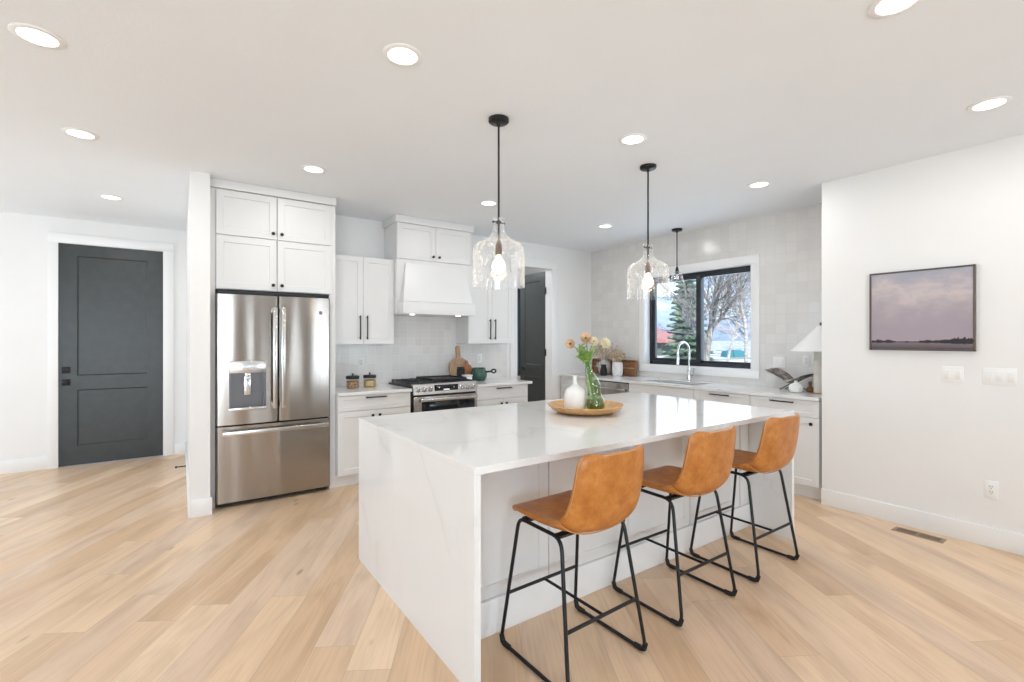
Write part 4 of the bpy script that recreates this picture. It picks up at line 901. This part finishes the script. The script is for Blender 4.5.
plate('outlet', 'white outlet on the tiles just behind the cone lamp', 'outlet', 'x-', XW, 2.185, 2.255, 1.135, 1.25, 1, 'outlet')
plate('outlet', 'white outlet on the tiles above the two glass jars', 'outlet', 'y-', YB-.008, 1.605, 1.675, 1.10, 1.215, 1, 'outlet')
plate('outlet', 'white outlet on the tiles above the green saucepan', 'outlet', 'y-', YB-.008, 3.13, 3.20, 1.11, 1.225, 1, 'outlet')
t_ = Thing('floor_vent', 'brown metal floor register beside the baseboard of the picture wall', 'vent', (4.37, 1.13, 0))
t_.part('frame', MB().box(4.315, 4.425, .985, 1.275, .0003, .004, .001), 'vent_brown')
t_.part('opening', MB().box(4.335, 4.405, 1.005, 1.125, .0038, .0046).box(4.335, 4.405, 1.14, 1.255, .0038, .0046), 'vent_dark')
for k in range(9):
    for y0 in (1.008, 1.143):
        t_.part('louver', MB().box(4.334, 4.406, y0+k*.0132, y0+k*.0132+.005, .004, .0065), 'vent_brown')
single('door_stop', MB().tube([(.05, 6.15, .06), (-.03, 6.15, .06)], .006, 8).lathe([(.011, 0), (.011, -.016)], (-.027, 6.15, .06), 12, 'x').lathe([(.013, 0), (.013, -.004)], (.0505, 6.15, .06), 12, 'x'), 'black_metal', 'small black door stop sticking out of the hall baseboard', 'door stop', (.05, 6.15, .06))

# ------------------------------------------------------------------ outside the kitchen window
GZ = -.35
def at(px, q, z=GZ):
    """a place outdoors: heading (offset across the lens axis per unit depth) and distance"""
    return Vector((.573*q+.8195*(px-512)/475*q, .8195*q-.573*(px-512)/475*q, z))
struct('ground', MB().grid(lambda u, v: (5.45+u*700, -250+v*1000, GZ+.0*u), 20, 20), 'snow_ground', smooth=0)
def ridge(seed, q0, hs, name, x0, x1):
    r = random.Random(seed); mb = MB(); n, k = 60, 10
    off = [r.uniform(-1, 1) for _ in range((n+1)*(k+1))]
    def P(u, v):
        i, j = round(u*n), round(v*k); px = x0+(x1-x0)*u; s_ = u*(len(hs)-1); a = int(min(s_, len(hs)-2)); h = hs[a]+(hs[a+1]-hs[a])*(s_-a)
        prof = (v/.7) if v < .7 else 1-(v-.7)/.3*.8
        jag = off[i*(k+1)+j]*.09*h*(1 if 0 < j else 0); p = at(px, q0*(.75+.45*v)); return (p.x, p.y, GZ-1+h*prof**1.2+jag)
    mb.grid(P, n, k); o = mb.build(name, 'mountain', None, smooth=0); o['kind'] = 'structure'; return o
ridge(9, 800, [55, 70, 62, 80, 66, 72, 58, 40, 44, 56, 66, 62, 50, 46, 40], 'mountains', 480, 960)
def spruce(px, q, H_, lab, seed, rw=.17):
    r = random.Random(seed); b = at(px, q); t_ = Thing('spruce_tree', lab, 'tree', tuple(b)); mb = MB(); z = .6
    while z < H_-.1:
        f = 1-z/H_; R_ = H_*rw*f**.85+.12; n = max(5, int(9+9*f))
        for k in range(n):
            a = 2*PI*k/n+r.uniform(-.3, .3); L = R_*r.uniform(.75, 1.15); d = Vector((math.cos(a), math.sin(a), 0)); dr = -.28*L
            p0 = Vector((0, 0, z)); p2 = d*L+Vector((0, 0, z+dr+.12*L)); p1 = d*L*.55+Vector((0, 0, z+dr*.75))
            mb.tube([p0, p1, p2], [.05+.07*f, .11+.11*f, .015], 5)
            for s_ in (-1, 1):
                for w_ in (.45, .75):
                    pp = p0.lerp(p2, w_)+Vector((0, 0, dr*.2)); dd = (d+Vector((-d.y, d.x, 0))*s_*1.0).normalized(); mb.tube([pp, pp+dd*L*.28*f**.2+Vector((0, 0, -.06*L))], [.07+.06*f, .012], 4)
        z += .20+.20*f
    mb.tube([(0, 0, H_-.5), (0, 0, H_+.15)], [.10, .015], 5)
    t_.part('foliage', mb, 'spruce', local=True, smooth=0)
    t_.part('trunk', MB().tube([(0, 0, 0), (0, 0, H_*.5), (0, 0, H_-.2)], [.22, .12, .02], 8), 'bark', local=True)
spruce(687, 26, 7.0, 'dark green spruce tree standing outside the left window pane', 2, .21)
def bare(px, q, H_, lab, seed, mt, r0, depth=5, lean_=(0, 0)):
    r = random.Random(seed); b = at(px, q); t_ = Thing('bare_tree', lab, 'tree', tuple(b)); tk = MB(); br = MB()
    def grow(p, d, L, rad, lv, mb):
        pts = [p]; rr = [rad]; n = 9 if lv == 0 else 4
        for i in range(n):
            d = (d+Vector((r.uniform(-1, 1), r.uniform(-1, 1), r.uniform(-.2, .6)))*(.10 if lv == 0 else .22)).normalized(); p = p+d*L/n; pts.append(p); rr.append(rad*(1-.55*(i+1)/n))
            if lv < depth and (i > 1 or lv > 0):
                for _ in range(2 if lv < 2 else 1+(r.random() < .35)):
                    a = r.uniform(0, 2*PI); s_ = d.orthogonal().normalized(); s_.rotate(Matrix.Rotation(a, 3, d)); nd = (d*.75+s_*r.uniform(.6, 1.0)+Vector((0, 0, .15))).normalized()
                    grow(p, nd, L*r.uniform(.30, .45) if lv == 0 else L*r.uniform(.45, .68), rr[-1]*.62, lv+1, br)
        mb.tube(pts, rr, 8 if lv == 0 else (5 if lv < 3 else 3))
    grow(Vector((0, 0, -.1)), Vector((lean_[0], lean_[1], 1)).normalized(), H_*.8, r0, 0, tk)
    t_.part('trunk', tk, mt, local=True); t_.part('branches', br, mt, local=True, smooth=0)
bare(708, 15, 6.2, 'bare brown tree with a thick trunk outside the right window pane', 8, 'bark', .125, 4)
bare(744, 20.5, 6.4, 'thin pale bare tree outside the right edge of the window', 15, 'birch_bark', .09, 4)
bare(727, 33, 7.0, 'distant pale bare tree between the brown tree and the window edge', 22, 'birch_bark', .10, 4)
# neighbour's house and parked car
hb = at(640, 62)
t_ = Thing('house', 'distant house with a red roof and dark siding outside the window', 'house', tuple(hb))
HM = Matrix.Rotation(.35, 4, 'Z')
t_.part('walls', MB().box(-7, 7, -5, 5, 0, 1.6).xf(HM), 'dark_siding', local=True, smooth=0)
t_.part('roof', MB().prism([(-6, 1.4), (6, 1.4), (6, 1.6), (0, 3.4), (-6, 1.6)], lambda y, z: (-7.6, y, z), lambda y, z: (7.6, y, z)).xf(HM), 'roof_red', local=True, smooth=0)
t_.part('window', MB().box(-7.05, -6.98, -1, 1, .5, 1.2).xf(HM), 'black_glass', local=True, smooth=0)
cb = at(733, 48)
t_ = Thing('covered_stack', 'low teal covered stack in the snowy yard beyond the bare trees', 'yard cover', tuple(cb), YAW-PI/2+.15)
t_.part('cover', MB().loft([[Vector((a*x, b*y, z)) for x, y in ((-1, -1), (0, -1.1), (1, -1), (1.05, 0), (1, 1), (0, 1.1), (-1, 1), (-1.05, 0))] for a, b, z in ((1.0, .55, 0), (.98, .52, .35), (.9, .45, .6), (.5, .2, .72))]), 'teal_paint', local=True, smooth=30)
t_.part('strap', MB().tube([(-.3, -.64, .05), (-.3, -.60, .35), (-.3, -.5, .62), (-.3, 0, .75), (-.3, .5, .62)], .03, 6), 'dark_siding', local=True)
